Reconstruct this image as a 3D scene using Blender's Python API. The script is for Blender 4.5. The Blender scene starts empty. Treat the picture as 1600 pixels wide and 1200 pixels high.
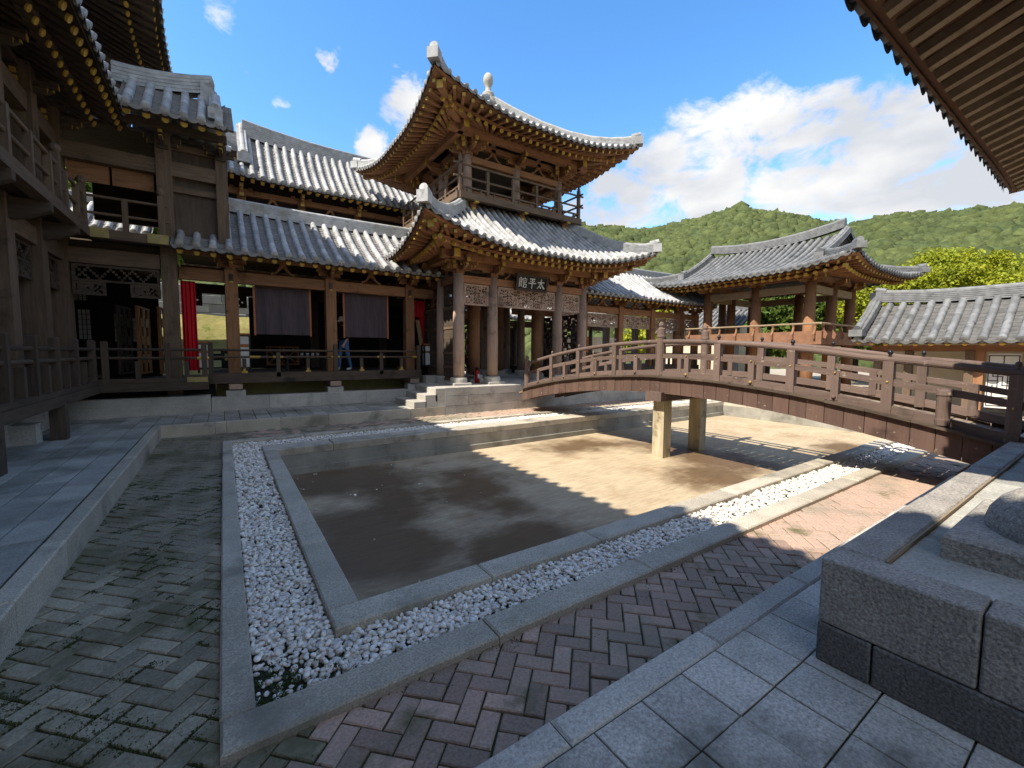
import bpy, math, random
import numpy as np
from mathutils import Vector, Matrix, noise as mnoise
random.seed(11); rng = np.random.default_rng(5)
V3 = Vector
sc = bpy.context.scene
COL = sc.collection

# ------------------------------------------------------------------ camera
EYE = V3((0, 0, 1.8))
_p, _y, _r = math.radians(4.2), math.radians(34.0), math.radians(-0.35)
FW = V3((math.sin(_y)*math.cos(_p), math.cos(_y)*math.cos(_p), -math.sin(_p)))
_rt = V3((math.cos(_y), -math.sin(_y), 0)); _up = _rt.cross(FW)
RT = _rt*math.cos(_r) - _up*math.sin(_r); UP = _up*math.cos(_r) + _rt*math.sin(_r)
cd = bpy.data.cameras.new('camera'); cam = bpy.data.objects.new('camera', cd); COL.objects.link(cam)
cd.sensor_width = 36.0; cd.lens = 667.0/1600*36.0; cd.clip_start = 0.05; cd.clip_end = 3000
m = Matrix((RT, UP, -FW)).transposed().to_4x4(); m.translation = EYE; cam.matrix_world = m
sc.camera = cam

# ------------------------------------------------------------------ sky, clouds, sun
SUN = V3((-0.84, -0.03, 1.0)).normalized()
elev = math.asin(SUN.z)
w = bpy.data.worlds.new('World'); sc.world = w; w.use_nodes = True
nt = w.node_tree; nt.nodes.clear()
def N(nt, t, **k):
    n = nt.nodes.new(t)
    for a, b in k.items():
        if a.startswith('i_'): n.inputs[int(a[2:])].default_value = b
        else: setattr(n, a, b)
    return n
def LK(nt, a, b): nt.links.new(a, b)
out = N(nt, 'ShaderNodeOutputWorld'); bg = N(nt, 'ShaderNodeBackground'); bg.inputs[1].default_value = 0.15
sky = N(nt, 'ShaderNodeTexSky', sky_type='NISHITA', sun_disc=False, sun_elevation=elev, sun_rotation=math.radians(270))
sky.air_density = 1.0; sky.dust_density = 0.25; sky.ozone_density = 1.5; sky.altitude = 50
tc = N(nt, 'ShaderNodeTexCoord')
def wdir(x, y): return (FW*667 + RT*(x-800) - UP*(y-600)).normalized()
wn = N(nt, 'ShaderNodeTexNoise'); wn.inputs['Scale'].default_value = 6.0; wn.inputs['Detail'].default_value = 5; wn.inputs['Roughness'].default_value = .6; LK(nt, tc.outputs['Generated'], wn.inputs['Vector'])
ws = N(nt, 'ShaderNodeVectorMath', operation='MULTIPLY_ADD'); ws.inputs[1].default_value = (.17, .17, .12); ws.inputs[2].default_value = (-.085, -.085, -.06); LK(nt, wn.outputs['Color'], ws.inputs[0])
wa = N(nt, 'ShaderNodeVectorMath', operation='ADD'); LK(nt, tc.outputs['Generated'], wa.inputs[0]); LK(nt, ws.outputs[0], wa.inputs[1])
wq = N(nt, 'ShaderNodeVectorMath', operation='NORMALIZE'); LK(nt, wa.outputs[0], wq.inputs[0])
acc = None
for (x, y, r0, r1, s) in [(985, 305, 1, 9, 1), (1090, 275, 2, 10, 1), (1165, 215, 2, 8.5, 1), (1270, 235, 3, 10, 1.05), (1380, 250, 3, 10, 1.05),
        (1440, 195, 2, 7, .95), (1500, 290, 3, 9, 1.1), (1250, 320, 2, 9, .9), (1400, 330, 2, 8, .95), (640, 165, .6, 4.6, 1.0), (605, 172, .2, 3, .85),
        (590, 238, .3, 3.2, .95), (345, 8, .2, 3.4, .72), (512, 80, .1, 1.6, .62), (440, 165, .1, 1.5, .66), (1030, 200, .1, 2.2, .7),
        (930, 330, 1, 7, .95), (1620, 260, 4, 12, 1.0), (1800, 300, 6, 14, 1), (-500, 200, 6, 14, .9), (200, -700, 4, 12, .8)]:
    d = wdir(x, y)
    dp = N(nt, 'ShaderNodeVectorMath', operation='DOT_PRODUCT'); dp.inputs[1].default_value = d
    LK(nt, wq.outputs[0], dp.inputs[0])
    mr = N(nt, 'ShaderNodeMapRange', interpolation_type='SMOOTHSTEP')
    mr.inputs[1].default_value = math.cos(math.radians(r1)); mr.inputs[2].default_value = math.cos(math.radians(r0))
    mr.inputs[3].default_value = 0; mr.inputs[4].default_value = s
    LK(nt, dp.outputs['Value'], mr.inputs[0])
    if acc is None: acc = mr.outputs[0]
    else:
        mx = N(nt, 'ShaderNodeMath', operation='SMOOTH_MAX'); mx.inputs[2].default_value = .15
        LK(nt, acc, mx.inputs[0]); LK(nt, mr.outputs[0], mx.inputs[1]); acc = mx.outputs[0]
d0 = N(nt, 'ShaderNodeVectorMath', operation='DOT_PRODUCT'); d0.inputs[1].default_value = wdir(760, 420); LK(nt, wq.outputs[0], d0.inputs[0])
g0 = N(nt, 'ShaderNodeMapRange', interpolation_type='SMOOTHSTEP'); g0.inputs[1].default_value = math.cos(math.radians(62)); g0.inputs[2].default_value = math.cos(math.radians(88)); g0.inputs[3].default_value = 0; g0.inputs[4].default_value = .9; LK(nt, d0.outputs['Value'], g0.inputs[0])  # unseen clouds added outside the view to brighten and whiten the ambient light
mx = N(nt, 'ShaderNodeMath', operation='SMOOTH_MAX'); mx.inputs[2].default_value = .15; LK(nt, acc, mx.inputs[0]); LK(nt, g0.outputs[0], mx.inputs[1]); acc = mx.outputs[0]
mp = N(nt, 'ShaderNodeMapping'); mp.inputs['Scale'].default_value = (1, 1, 1.7); mp.inputs['Location'].default_value = (.3, .1, .7)
LK(nt, tc.outputs['Generated'], mp.inputs[0])
n1 = N(nt, 'ShaderNodeTexNoise'); n1.inputs['Scale'].default_value = 9.5; n1.inputs['Detail'].default_value = 9; n1.inputs['Roughness'].default_value = .62; n1.inputs['Distortion'].default_value = .35
LK(nt, mp.outputs[0], n1.inputs['Vector'])
ma = N(nt, 'ShaderNodeMath', operation='MULTIPLY_ADD'); ma.inputs[1].default_value = 2.6; LK(nt, n1.outputs['Fac'], ma.inputs[0]); LK(nt, acc, ma.inputs[2])
cr = N(nt, 'ShaderNodeMapRange', interpolation_type='SMOOTHSTEP'); cr.inputs[1].default_value = 1.82; cr.inputs[2].default_value = 2.4
LK(nt, ma.outputs[0], cr.inputs[0])
n2 = N(nt, 'ShaderNodeTexNoise'); n2.inputs['Scale'].default_value = 4.5; n2.inputs['Detail'].default_value = 6
mp2 = N(nt, 'ShaderNodeMapping'); mp2.inputs['Location'].default_value = (3, 1, 2.2); mp2.inputs['Scale'].default_value = (1, 1, 2.2); LK(nt, tc.outputs['Generated'], mp2.inputs[0]); LK(nt, mp2.outputs[0], n2.inputs['Vector'])
cc = N(nt, 'ShaderNodeValToRGB'); cc.color_ramp.elements[0].position = .38; cc.color_ramp.elements[1].position = .62
cc.color_ramp.elements[0].color = (1.5, 1.57, 1.7, 1); cc.color_ramp.elements[1].color = (2.25, 2.22, 2.18, 1)
LK(nt, n2.outputs['Fac'], cc.inputs[0])
hs = N(nt, 'ShaderNodeHueSaturation'); hs.inputs['Saturation'].default_value = 1.27; hs.inputs['Value'].default_value = .72
LK(nt, sky.outputs[0], hs.inputs['Color'])
mix = N(nt, 'ShaderNodeMix', data_type='RGBA'); LK(nt, cr.outputs[0], mix.inputs[0]); LK(nt, hs.outputs[0], mix.inputs[6]); LK(nt, cc.outputs[0], mix.inputs[7])
LK(nt, mix.outputs[2], bg.inputs[0]); LK(nt, bg.outputs[0], out.inputs[0])
sd = bpy.data.lights.new('sun', 'SUN'); so = bpy.data.objects.new('sun', sd); COL.objects.link(so)
sd.energy = 2.65; sd.angle = math.radians(.53); sd.color = (1, .93, .82)
so.rotation_euler = (-SUN).to_track_quat('-Z', 'Y').to_euler(); so.location = (-20, 0, 30)
sc.view_settings.view_transform = 'Standard'; sc.view_settings.look = 'None'; sc.view_settings.exposure = 1.66; sc.view_settings.gamma = 1.0
sc.view_settings.use_curve_mapping = False
sc.cycles.max_bounces = 7; sc.cycles.diffuse_bounces = 5; sc.cycles.use_denoising = True

# ------------------------------------------------------------------ materials
MATS = {}
def mat(name, c1, c2=None, rough=.75, scale=4., stretch=(1, 1, 1), detail=6, lo=.35, hi=.65, spec=.3, bump=0., bscale=None, rnd=0., stain=None, stain_scale=1., stain_lo=.5, stain_hi=.65,
        speck=None, island=False, metal=0., obj=False, trans=0., stain_rough=None, moss=None, moss_scale=2.5, moss_lo=.5, moss_hi=.62):
    if name in MATS: return MATS[name]
    M = bpy.data.materials.new(name); M.use_nodes = True; t = M.node_tree
    b = t.nodes['Principled BSDF']; b.inputs['Roughness'].default_value = rough
    b.inputs['Specular IOR Level'].default_value = spec; b.inputs['Metallic'].default_value = metal
    c2 = c2 or tuple(x*.7 for x in c1)
    g = N(t, 'ShaderNodeNewGeometry'); tcn = N(t, 'ShaderNodeTexCoord')
    src = tcn.outputs['Object'] if obj else g.outputs['Position']
    mpn = N(t, 'ShaderNodeMapping'); mpn.inputs['Scale'].default_value = stretch; LK(t, src, mpn.inputs[0])
    no = N(t, 'ShaderNodeTexNoise'); no.inputs['Scale'].default_value = scale; no.inputs['Detail'].default_value = detail; no.inputs['Roughness'].default_value = .6
    LK(t, mpn.outputs[0], no.inputs['Vector'])
    mr = N(t, 'ShaderNodeMapRange'); mr.inputs[1].default_value = lo; mr.inputs[2].default_value = hi; LK(t, no.outputs['Fac'], mr.inputs[0])
    mx = N(t, 'ShaderNodeMix', data_type='RGBA'); mx.inputs[6].default_value = (*c1, 1); mx.inputs[7].default_value = (*c2, 1); LK(t, mr.outputs[0], mx.inputs[0])
    col = mx.outputs[2]
    if speck:
        n3 = N(t, 'ShaderNodeTexNoise'); n3.inputs['Scale'].default_value = speck[1]; n3.inputs['Detail'].default_value = 3; n3.inputs['Roughness'].default_value = .7; LK(t, src, n3.inputs['Vector'])
        r3 = N(t, 'ShaderNodeMapRange'); r3.inputs[1].default_value = .3; r3.inputs[2].default_value = .7; r3.inputs[3].default_value = 1-speck[0]; r3.inputs[4].default_value = 1+speck[0]; LK(t, n3.outputs['Fac'], r3.inputs[0])
        vm = N(t, 'ShaderNodeVectorMath', operation='SCALE'); LK(t, col, vm.inputs[0]); LK(t, r3.outputs[0], vm.inputs['Scale']); col = vm.outputs[0]
    if rnd:
        if island: rs = g.outputs['Random Per Island']
        else:
            oi = N(t, 'ShaderNodeObjectInfo'); rs = oi.outputs['Random']
        r4 = N(t, 'ShaderNodeMapRange'); r4.inputs[3].default_value = 1-rnd; r4.inputs[4].default_value = 1+rnd; LK(t, rs, r4.inputs[0])
        vm = N(t, 'ShaderNodeVectorMath', operation='SCALE'); LK(t, col, vm.inputs[0]); LK(t, r4.outputs[0], vm.inputs['Scale']); col = vm.outputs[0]
    for (cst, ssc, slo, shi, seed) in ([(stain, stain_scale, stain_lo, stain_hi, 7.)] if stain else []) + ([(moss, moss_scale, moss_lo, moss_hi, 31.)] if moss else []):
        m5 = N(t, 'ShaderNodeMapping'); m5.inputs['Location'].default_value = (seed, seed*.7, seed*.3); LK(t, g.outputs['Position'], m5.inputs[0])
        n5 = N(t, 'ShaderNodeTexNoise'); n5.inputs['Scale'].default_value = ssc; n5.inputs['Detail'].default_value = 8; n5.inputs['Roughness'].default_value = .62; LK(t, m5.outputs[0], n5.inputs['Vector'])
        r5 = N(t, 'ShaderNodeMapRange', interpolation_type='SMOOTHSTEP'); r5.inputs[1].default_value = slo; r5.inputs[2].default_value = shi; LK(t, n5.outputs['Fac'], r5.inputs[0])
        x5 = N(t, 'ShaderNodeMix', data_type='RGBA'); LK(t, r5.outputs[0], x5.inputs[0]); LK(t, col, x5.inputs[6]); x5.inputs[7].default_value = (*cst, 1); col = x5.outputs[2]
        if stain_rough is not None and seed == 7.:
            r6 = N(t, 'ShaderNodeMapRange'); r6.inputs[3].default_value = rough; r6.inputs[4].default_value = stain_rough; LK(t, r5.outputs[0], r6.inputs[0]); LK(t, r6.outputs[0], b.inputs['Roughness'])
    LK(t, col, b.inputs['Base Color'])
    if bump:
        n6 = N(t, 'ShaderNodeTexNoise'); n6.inputs['Scale'].default_value = bscale or scale*4; n6.inputs['Detail'].default_value = 5; LK(t, mpn.outputs[0], n6.inputs['Vector'])
        bm = N(t, 'ShaderNodeBump'); bm.inputs['Strength'].default_value = bump; bm.inputs['Distance'].default_value = .02; LK(t, n6.outputs['Fac'], bm.inputs['Height']); LK(t, bm.outputs[0], b.inputs['Normal'])
    if trans:
        tb = N(t, 'ShaderNodeBsdfTranslucent'); LK(t, col, tb.inputs['Color']); ms = N(t, 'ShaderNodeMixShader'); ms.inputs[0].default_value = trans
        LK(t, b.outputs[0], ms.inputs[1]); LK(t, tb.outputs[0], ms.inputs[2]); LK(t, ms.outputs[0], t.nodes['Material Output'].inputs[0])
    MATS[name] = M; return M
def wood(name, c1, c2, axis, **k):
    st = {'x': (.12, 1, 1), 'y': (1, .12, 1), 'z': (1, 1, .1)}[axis]
    return mat(name+'_'+axis, c1, c2, rough=.8, scale=16, stretch=st, detail=8, lo=.3, hi=.72, bump=.35, bscale=26, rnd=.16, stain=tuple(x*.45 for x in c2), stain_scale=1.7, stain_lo=.55, stain_hi=.75, **k)
WC = {'warm': ((.335, .165, .078), (.2, .095, .045)),      # sheltered timber under the eaves
      'grey': ((.42, .29, .215), (.27, .185, .135)),       # weathered columns and sills
      'dark': ((.10, .072, .05), (.05, .036, .026)),     # old dark timber of the verandas
      'old': ((.175, .118, .076), (.098, .066, .044)), 'skirt': ((.118, .07, .052), (.085, .05, .038)), 'brown': ((.15, .07, .035), (.1, .046, .024)),
      'bridge': ((.155, .106, .084), (.115, .077, .06)),
      'pale': ((.36, .27, .17), (.26, .19, .12))}
def WD(kind, axis='z'): return wood('wood_'+kind, *WC[kind], axis, **(dict(moss=(.33, .26, .2), moss_scale=11, moss_lo=.62, moss_hi=.73) if kind in ('bridge', 'skirt') else {}))
GILT = mat('old_gilt', (.36, .29, .11), (.27, .21, .075), rough=.6, scale=8)
GOLD = mat('yellow_paint', (.52, .34, .06), (.4, .25, .045), rough=.5, scale=9, rnd=.12)
PANT = mat('pan_tile', (.235, .222, .205), (.16, .152, .14), rough=.7, scale=5, bump=.15, bscale=40, stain=(.1, .095, .085), stain_scale=2.3, stain_lo=.55, stain_hi=.75)
PANTD = mat('pan_tile_dark', (.135, .13, .12), (.085, .082, .076), rough=.7, scale=5, bump=.15, bscale=40)
TILE = mat('roof_tile', (.43, .425, .415), (.29, .287, .28), rough=.62, scale=5, bump=.2, bscale=40, rnd=.22, stain=(.2, .2, .185), stain_scale=3.1, stain_lo=.54, stain_hi=.72, spec=.35, moss=(.3, .285, .22), moss_scale=1.2, moss_lo=.56, moss_hi=.75)
TILED = mat('roof_tile_dark', (.2, .2, .196), (.125, .126, .124), rough=.62, scale=5, bump=.15, bscale=40, rnd=.16, stain=(.07, .07, .065), stain_scale=2.3, stain_lo=.56, stain_hi=.75, spec=.35)
GRAN = mat('granite', (.47, .44, .385), (.37, .345, .30), rough=.8, scale=2.2, speck=(.38, 85), bump=.15, bscale=80, rnd=.12, stain=(.24, .22, .18), stain_scale=1.6, stain_lo=.55, stain_hi=.74)
GRANB = mat('granite_block', (.40, .365, .315), (.28, .255, .22), rough=.85, scale=3, speck=(.5, 75), bump=.5, bscale=70, rnd=.12, stain=(.12, .115, .1), stain_scale=1.2, stain_lo=.58, stain_hi=.75)
GRAND = mat('granite_dark', (.15, .14, .125), (.11, .103, .093), rough=.85, scale=3, speck=(.6, 80), bump=.5, bscale=70, rnd=.14)
SLAB = mat('paving_slab', (.52, .48, .42), (.41, .38, .33), rough=.8, scale=2.6, speck=(.42, 75), bump=.15, bscale=70, rnd=.13, stain=(.13, .125, .1), stain_scale=1.1, stain_lo=.52, stain_hi=.72)
SLABD = mat('paving_slab_mossy', (.40, .385, .335), (.29, .28, .24), rough=.85, scale=2.2, speck=(.32, 75), bump=.12, bscale=70, rnd=.18, stain=(.13, .13, .095), stain_scale=.9, stain_lo=.46, stain_hi=.72)
CURB = mat('curb_stone', (.50, .44, .345), (.385, .34, .265), rough=.85, scale=2, speck=(.42, 85), bump=.2, bscale=80, rnd=.12, stain=(.2, .185, .145), stain_scale=1.3, stain_lo=.5, stain_hi=.72)
BRICK = mat('paving_brick', (.40, .265, .2), (.34, .255, .19), rough=.85, scale=3, speck=(.25, 60), bump=.25, bscale=50, rnd=.28, stain=(.26, .225, .165), stain_scale=.75, stain_lo=.44, stain_hi=.7, moss=(.12, .115, .05), moss_scale=2.4, moss_lo=.54, moss_hi=.72)
BRICKM = mat('paving_brick_mossy', (.335, .29, .205), (.265, .232, .165), rough=.9, scale=3, speck=(.3, 60), bump=.3, bscale=50, rnd=.3, stain=(.125, .11, .06), stain_scale=1.3, stain_lo=.44, stain_hi=.7, moss=(.1, .1, .038), moss_scale=3.2, moss_lo=.52, moss_hi=.72)
JOINT = mat('mossy_joint', (.06, .06, .026), (.03, .036, .014), rough=.95, scale=8, bump=.5)
SOIL = mat('soil', (.05, .045, .03), (.025, .03, .014), rough=.95, scale=14, bump=.6)
PEB = mat('pebble', (.78, .735, .66), (.5, .4, .28), rough=.55, scale=26, lo=.48, hi=.72, rnd=.24, island=True, spec=.4)
def pond_mat():
    M = mat('pond_floor', (.48, .385, .25), (.41, .315, .2), rough=.8, scale=1.1, speck=(.1, 40), moss=(.33, .235, .135), moss_scale=.8, moss_lo=.5, moss_hi=.7, bump=.06, bscale=30)
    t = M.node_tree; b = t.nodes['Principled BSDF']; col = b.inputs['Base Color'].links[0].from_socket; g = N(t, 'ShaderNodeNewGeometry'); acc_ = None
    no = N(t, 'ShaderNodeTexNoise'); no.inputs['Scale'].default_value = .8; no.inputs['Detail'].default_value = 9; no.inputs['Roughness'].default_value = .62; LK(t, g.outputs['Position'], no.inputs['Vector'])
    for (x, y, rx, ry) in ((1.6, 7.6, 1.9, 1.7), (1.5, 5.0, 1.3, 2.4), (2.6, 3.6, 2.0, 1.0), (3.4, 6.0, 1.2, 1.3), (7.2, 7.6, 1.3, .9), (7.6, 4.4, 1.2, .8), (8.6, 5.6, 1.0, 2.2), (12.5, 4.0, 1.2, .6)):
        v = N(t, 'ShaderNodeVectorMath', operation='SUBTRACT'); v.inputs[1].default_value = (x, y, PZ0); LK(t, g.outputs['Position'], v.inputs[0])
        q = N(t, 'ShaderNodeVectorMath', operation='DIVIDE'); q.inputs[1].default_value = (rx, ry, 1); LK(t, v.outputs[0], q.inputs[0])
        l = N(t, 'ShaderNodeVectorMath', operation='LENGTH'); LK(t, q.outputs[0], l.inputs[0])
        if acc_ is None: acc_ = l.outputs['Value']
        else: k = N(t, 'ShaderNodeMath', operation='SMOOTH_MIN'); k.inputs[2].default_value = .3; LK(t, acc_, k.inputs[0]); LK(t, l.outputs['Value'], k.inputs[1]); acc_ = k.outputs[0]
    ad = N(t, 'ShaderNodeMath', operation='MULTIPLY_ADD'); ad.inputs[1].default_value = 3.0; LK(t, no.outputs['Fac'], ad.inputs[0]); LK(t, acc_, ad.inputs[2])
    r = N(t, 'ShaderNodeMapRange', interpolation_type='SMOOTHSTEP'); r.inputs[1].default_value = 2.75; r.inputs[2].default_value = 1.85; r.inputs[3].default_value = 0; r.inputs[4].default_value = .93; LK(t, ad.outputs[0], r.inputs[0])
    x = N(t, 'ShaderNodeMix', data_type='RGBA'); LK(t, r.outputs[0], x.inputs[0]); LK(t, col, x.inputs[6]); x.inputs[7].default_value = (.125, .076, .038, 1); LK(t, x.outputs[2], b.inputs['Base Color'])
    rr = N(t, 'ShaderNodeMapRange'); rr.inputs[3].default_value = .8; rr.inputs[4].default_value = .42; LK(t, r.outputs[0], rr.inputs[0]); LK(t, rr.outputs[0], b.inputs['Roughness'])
    st = N(t, 'ShaderNodeMapping'); st.inputs['Scale'].default_value = (1.2, 9, 1); st.inputs['Rotation'].default_value = (0, 0, .5); LK(t, g.outputs['Position'], st.inputs[0])
    sn = N(t, 'ShaderNodeTexNoise'); sn.inputs['Scale'].default_value = 3.5; sn.inputs['Detail'].default_value = 8; LK(t, st.outputs[0], sn.inputs['Vector'])
    sm = N(t, 'ShaderNodeMapRange'); sm.inputs[1].default_value = .3; sm.inputs[2].default_value = .7; sm.inputs[3].default_value = .82; sm.inputs[4].default_value = 1.16; LK(t, sn.outputs['Fac'], sm.inputs[0])
    sv = N(t, 'ShaderNodeVectorMath', operation='SCALE'); LK(t, x.outputs[2], sv.inputs[0]); LK(t, sm.outputs[0], sv.inputs['Scale']); LK(t, sv.outputs[0], b.inputs['Base Color'])
    return M
PZ0 = -.45
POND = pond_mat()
PWALL = mat('pond_wall', (.34, .32, .27), (.24, .225, .19), rough=.85, scale=2.2, stretch=(1, 1, .3), speck=(.15, 60), stain=(.15, .14, .11), stain_scale=1.5, stain_lo=.48, stain_hi=.72)
SAND = mat('sandy_ground', (.42, .36, .27), (.33, .28, .21), rough=.95, scale=.8, speck=(.15, 30), bump=.2, bscale=20)
PLASTER = mat('cream_plaster', (.62, .55, .42), (.54, .47, .35), rough=.9, scale=2)
PAPER = mat('window_paper', (.72, .70, .64), (.62, .6, .55), rough=.8, scale=3)
BLIND = mat('blind_cloth', (.11, .082, .088), (.07, .054, .06), rough=.9, scale=5, stretch=(6, 6, .3))
RED = mat('red_cloth', (.62, .012, .022), (.4, .008, .015), rough=.8, scale=4, stretch=(7, 7, .2))
CREAMC = mat('cream_cloth', (.55, .42, .24), (.45, .33, .17), rough=.85, scale=4, stretch=(5, 5, .2))
TRIM = mat('orange_trim', (.5, .17, .06), (.4, .13, .05), rough=.7)
LACQ = mat('black_lacquer', (.02, .018, .02), (.012, .011, .013), rough=.35)
ORW = mat('orange_wood', (.42, .17, .055), (.3, .11, .035), rough=.6, scale=10)
ROCKW = mat('far_stone', (.52, .52, .5), (.42, .42, .4), rough=.9, scale=2, rnd=.1)
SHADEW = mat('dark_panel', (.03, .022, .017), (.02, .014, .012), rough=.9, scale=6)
FOREST = mat('forest_leaves', (.088, .104, .036), (.052, .068, .026), rough=.9, scale=.06, detail=9, lo=.35, hi=.65, speck=(.22, 1.1), rnd=.22, island=True, bump=.35, bscale=3.5, spec=.1)
LEAFY = mat('leaf_yellow_green', (.33, .34, .02), (.22, .26, .016), rough=.6, scale=1.5, rnd=.35, island=True, trans=.35, spec=.25)
LEAFG = mat('leaf_green', (.11, .16, .02), (.06, .1, .014), rough=.6, scale=1.5, rnd=.35, island=True, trans=.3, spec=.25)
BARK = mat('bark', (.09, .065, .045), (.05, .036, .026), rough=.95, scale=9, stretch=(1, 1, .3), bump=.6)
GRASS = mat('dry_grass', (.34, .29, .11), (.24, .22, .07), rough=.95, scale=3, bump=.6, moss=(.13, .17, .03), moss_scale=1.6, moss_lo=.58, moss_hi=.68)

# ------------------------------------------------------------------ mesh helpers
class MB:
    def __init__(s): s.v = []; s.f = []; s.m = []
    def add(s, vs, fs, mi=0):
        o = len(s.v); s.v += [tuple(x) for x in vs]
        for f in fs: s.f.append(tuple(i+o for i in f)); s.m.append(mi)
    def box(s, c, d, mi=0, R=None, ch=0.0):
        x, y, z = d[0]/2, d[1]/2, d[2]/2
        if ch:
            h = min(ch, x*.6, y*.6, z*.8); pts = []
            for (ix, iy, iz) in ((0, 0, -z), (0, 0, z-h), (h, h, z)):
                pts += [(-x+ix, -y+iy, iz), (x-ix, -y+iy, iz), (x-ix, y-iy, iz), (-x+ix, y-iy, iz)]
            fs = [(3, 2, 1, 0), (8, 9, 10, 11)]
            for k in (0, 4):
                for i in range(4): j = (i+1) % 4; fs.append((k+i, k+j, k+4+j, k+4+i))
        else:
            pts = [(-x, -y, -z), (x, -y, -z), (x, y, -z), (-x, y, -z), (-x, -y, z), (x, -y, z), (x, y, z), (-x, y, z)]
            fs = [(3, 2, 1, 0), (4, 5, 6, 7), (0, 1, 5, 4), (1, 2, 6, 5), (2, 3, 7, 6), (3, 0, 4, 7)]
        c = V3(c)
        s.add([(R @ V3(p) if R else V3(p))+c for p in pts], fs, mi)
    def bb(s, x0, x1, y0, y1, z0, z1, mi=0, ch=0.0): s.box(((x0+x1)/2, (y0+y1)/2, (z0+z1)/2), (abs(x1-x0), abs(y1-y0), abs(z1-z0)), mi, None, ch)
    def beam(s, p0, p1, wd, ht, mi=0, up=(0, 0, 1), ends=None):
        p0 = V3(p0); p1 = V3(p1); x = (p1-p0).normalized(); y = V3(up).cross(x)
        if y.length < 1e-4: y = V3((0, 1, 0)).cross(x)
        y.normalize(); z = x.cross(y); pts = []
        for p in (p0, p1):
            for a, b in ((-1, -1), (1, -1), (1, 1), (-1, 1)): pts.append(p+y*a*wd/2+z*b*ht/2)
        s.add(pts, [(0, 4, 5, 1)[::-1], (1, 5, 6, 2)[::-1], (2, 6, 7, 3)[::-1], (3, 7, 4, 0)[::-1]], mi)
        s.add(pts[:4], [(3, 2, 1, 0)], mi if ends is None else ends); s.add(pts[4:], [(0, 1, 2, 3)], mi if ends is None else ends)
    def cyl(s, p0, p1, r0, r1=None, n=10, mi=0, cap0=None, cap1=None):
        r1 = r0 if r1 is None else r1; p0 = V3(p0); p1 = V3(p1); x = (p1-p0).normalized()
        y = x.orthogonal().normalized(); z = x.cross(y); a = []; b = []
        for i in range(n):
            t = 2*math.pi*i/n; d = y*math.cos(t)+z*math.sin(t); a.append(p0+d*r0); b.append(p1+d*r1)
        s.add(a+b, [(i, (i+1) % n, n+(i+1) % n, n+i) for i in range(n)], mi)
        s.add(a, [tuple(range(n))[::-1]], mi if cap0 is None else cap0); s.add(b, [tuple(range(n))], mi if cap1 is None else cap1)
    def lathe(s, c, prof, n=14, mi=0):
        c = V3(c); pts = []; fs = []
        for r, z in prof:
            for i in range(n): t = 2*math.pi*i/n; pts.append(c+V3((r*math.cos(t), r*math.sin(t), z)))
        for k in range(len(prof)-1):
            for i in range(n): j = (i+1) % n; fs.append((k*n+i, k*n+j, (k+1)*n+j, (k+1)*n+i))
        fs.append(tuple(range(n))[::-1]); fs.append(tuple((len(prof)-1)*n+i for i in range(n)))
        s.add(pts, fs, mi)
    def prism(s, poly, o, ex, ey, ez, d, mi=0):       # 2-D polygon in (ex,ey) extruded along ez
        o = V3(o); ex = V3(ex); ey = V3(ey); ez = V3(ez); n = len(poly)
        a = [o+ex*p[0]+ey*p[1] for p in poly]; b = [q+ez*d for q in a]
        s.add(a+b, [tuple(range(n))[::-1], tuple(range(n, 2*n))]+[(i, (i+1) % n, n+(i+1) % n, n+i) for i in range(n)], mi)
    def mesh(s, name, mats, smooth=False):
        me = bpy.data.meshes.new(name); me.from_pydata(s.v, [], s.f)
        for q in mats: me.materials.append(q)
        if len(mats) > 1: me.polygons.foreach_set('material_index', s.m)
        if smooth: me.polygons.foreach_set('use_smooth', [True]*len(s.f))
        me.update(); return me
def np_mesh(name, Vt, Fc, mats, smooth=False):            # Fc: int array (n,3) or (n,4)
    me = bpy.data.meshes.new(name); n, k = Fc.shape
    me.vertices.add(len(Vt)); me.vertices.foreach_set('co', np.ascontiguousarray(Vt, dtype=np.float32).ravel())
    me.loops.add(n*k); me.loops.foreach_set('vertex_index', np.ascontiguousarray(Fc, dtype=np.int32).ravel())
    me.polygons.add(n); me.polygons.foreach_set('loop_start', np.arange(0, n*k, k, dtype=np.int32)); me.polygons.foreach_set('loop_total', np.full(n, k, dtype=np.int32))
    if smooth: me.polygons.foreach_set('use_smooth', np.ones(n, dtype=bool))
    for q in mats: me.materials.append(q)
    me.update(calc_edges=True); me.validate(); return me
BASE = {}
def tag(o, label=None, cat=None, group=None, kind=None):
    if label: o['label'] = label
    if cat: o['category'] = cat
    if group: o['group'] = group
    if kind: o['kind'] = kind
    return o
def thing(name, label, cat, loc=(0, 0, 0), group=None, kind=None):
    o = bpy.data.objects.new(name, None); o.empty_display_size = .2; COL.objects.link(o); o.location = loc; BASE[o.name] = V3(loc)
    return tag(o, label, cat, group, kind)
def ob(name, me, parent=None, M=None, kind=None, label=None):
    o = bpy.data.objects.new(name, me); COL.objects.link(o)
    if parent is not None: o.parent = parent
    off = BASE.get(parent.name) if parent is not None else None
    B = M if M is not None else Matrix.Identity(4)
    if off is not None: B = Matrix.Translation(-off) @ B
    o.matrix_basis = B
    if kind: o['kind'] = kind
    if label: o['label'] = label
    return o
def part(name, mb, mats, parent=None, smooth=False, kind=None, label=None):
    if not isinstance(mats, (list, tuple)): mats = [mats]
    return ob(name, mb.mesh(name, mats, smooth), parent, None, kind, label)
def P1(name, fn, mats, parent, *a, smooth=False, **k):     # one-primitive part
    b = MB(); getattr(b, fn)(*a, **k); return part(name, b, mats, parent, smooth)
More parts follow.
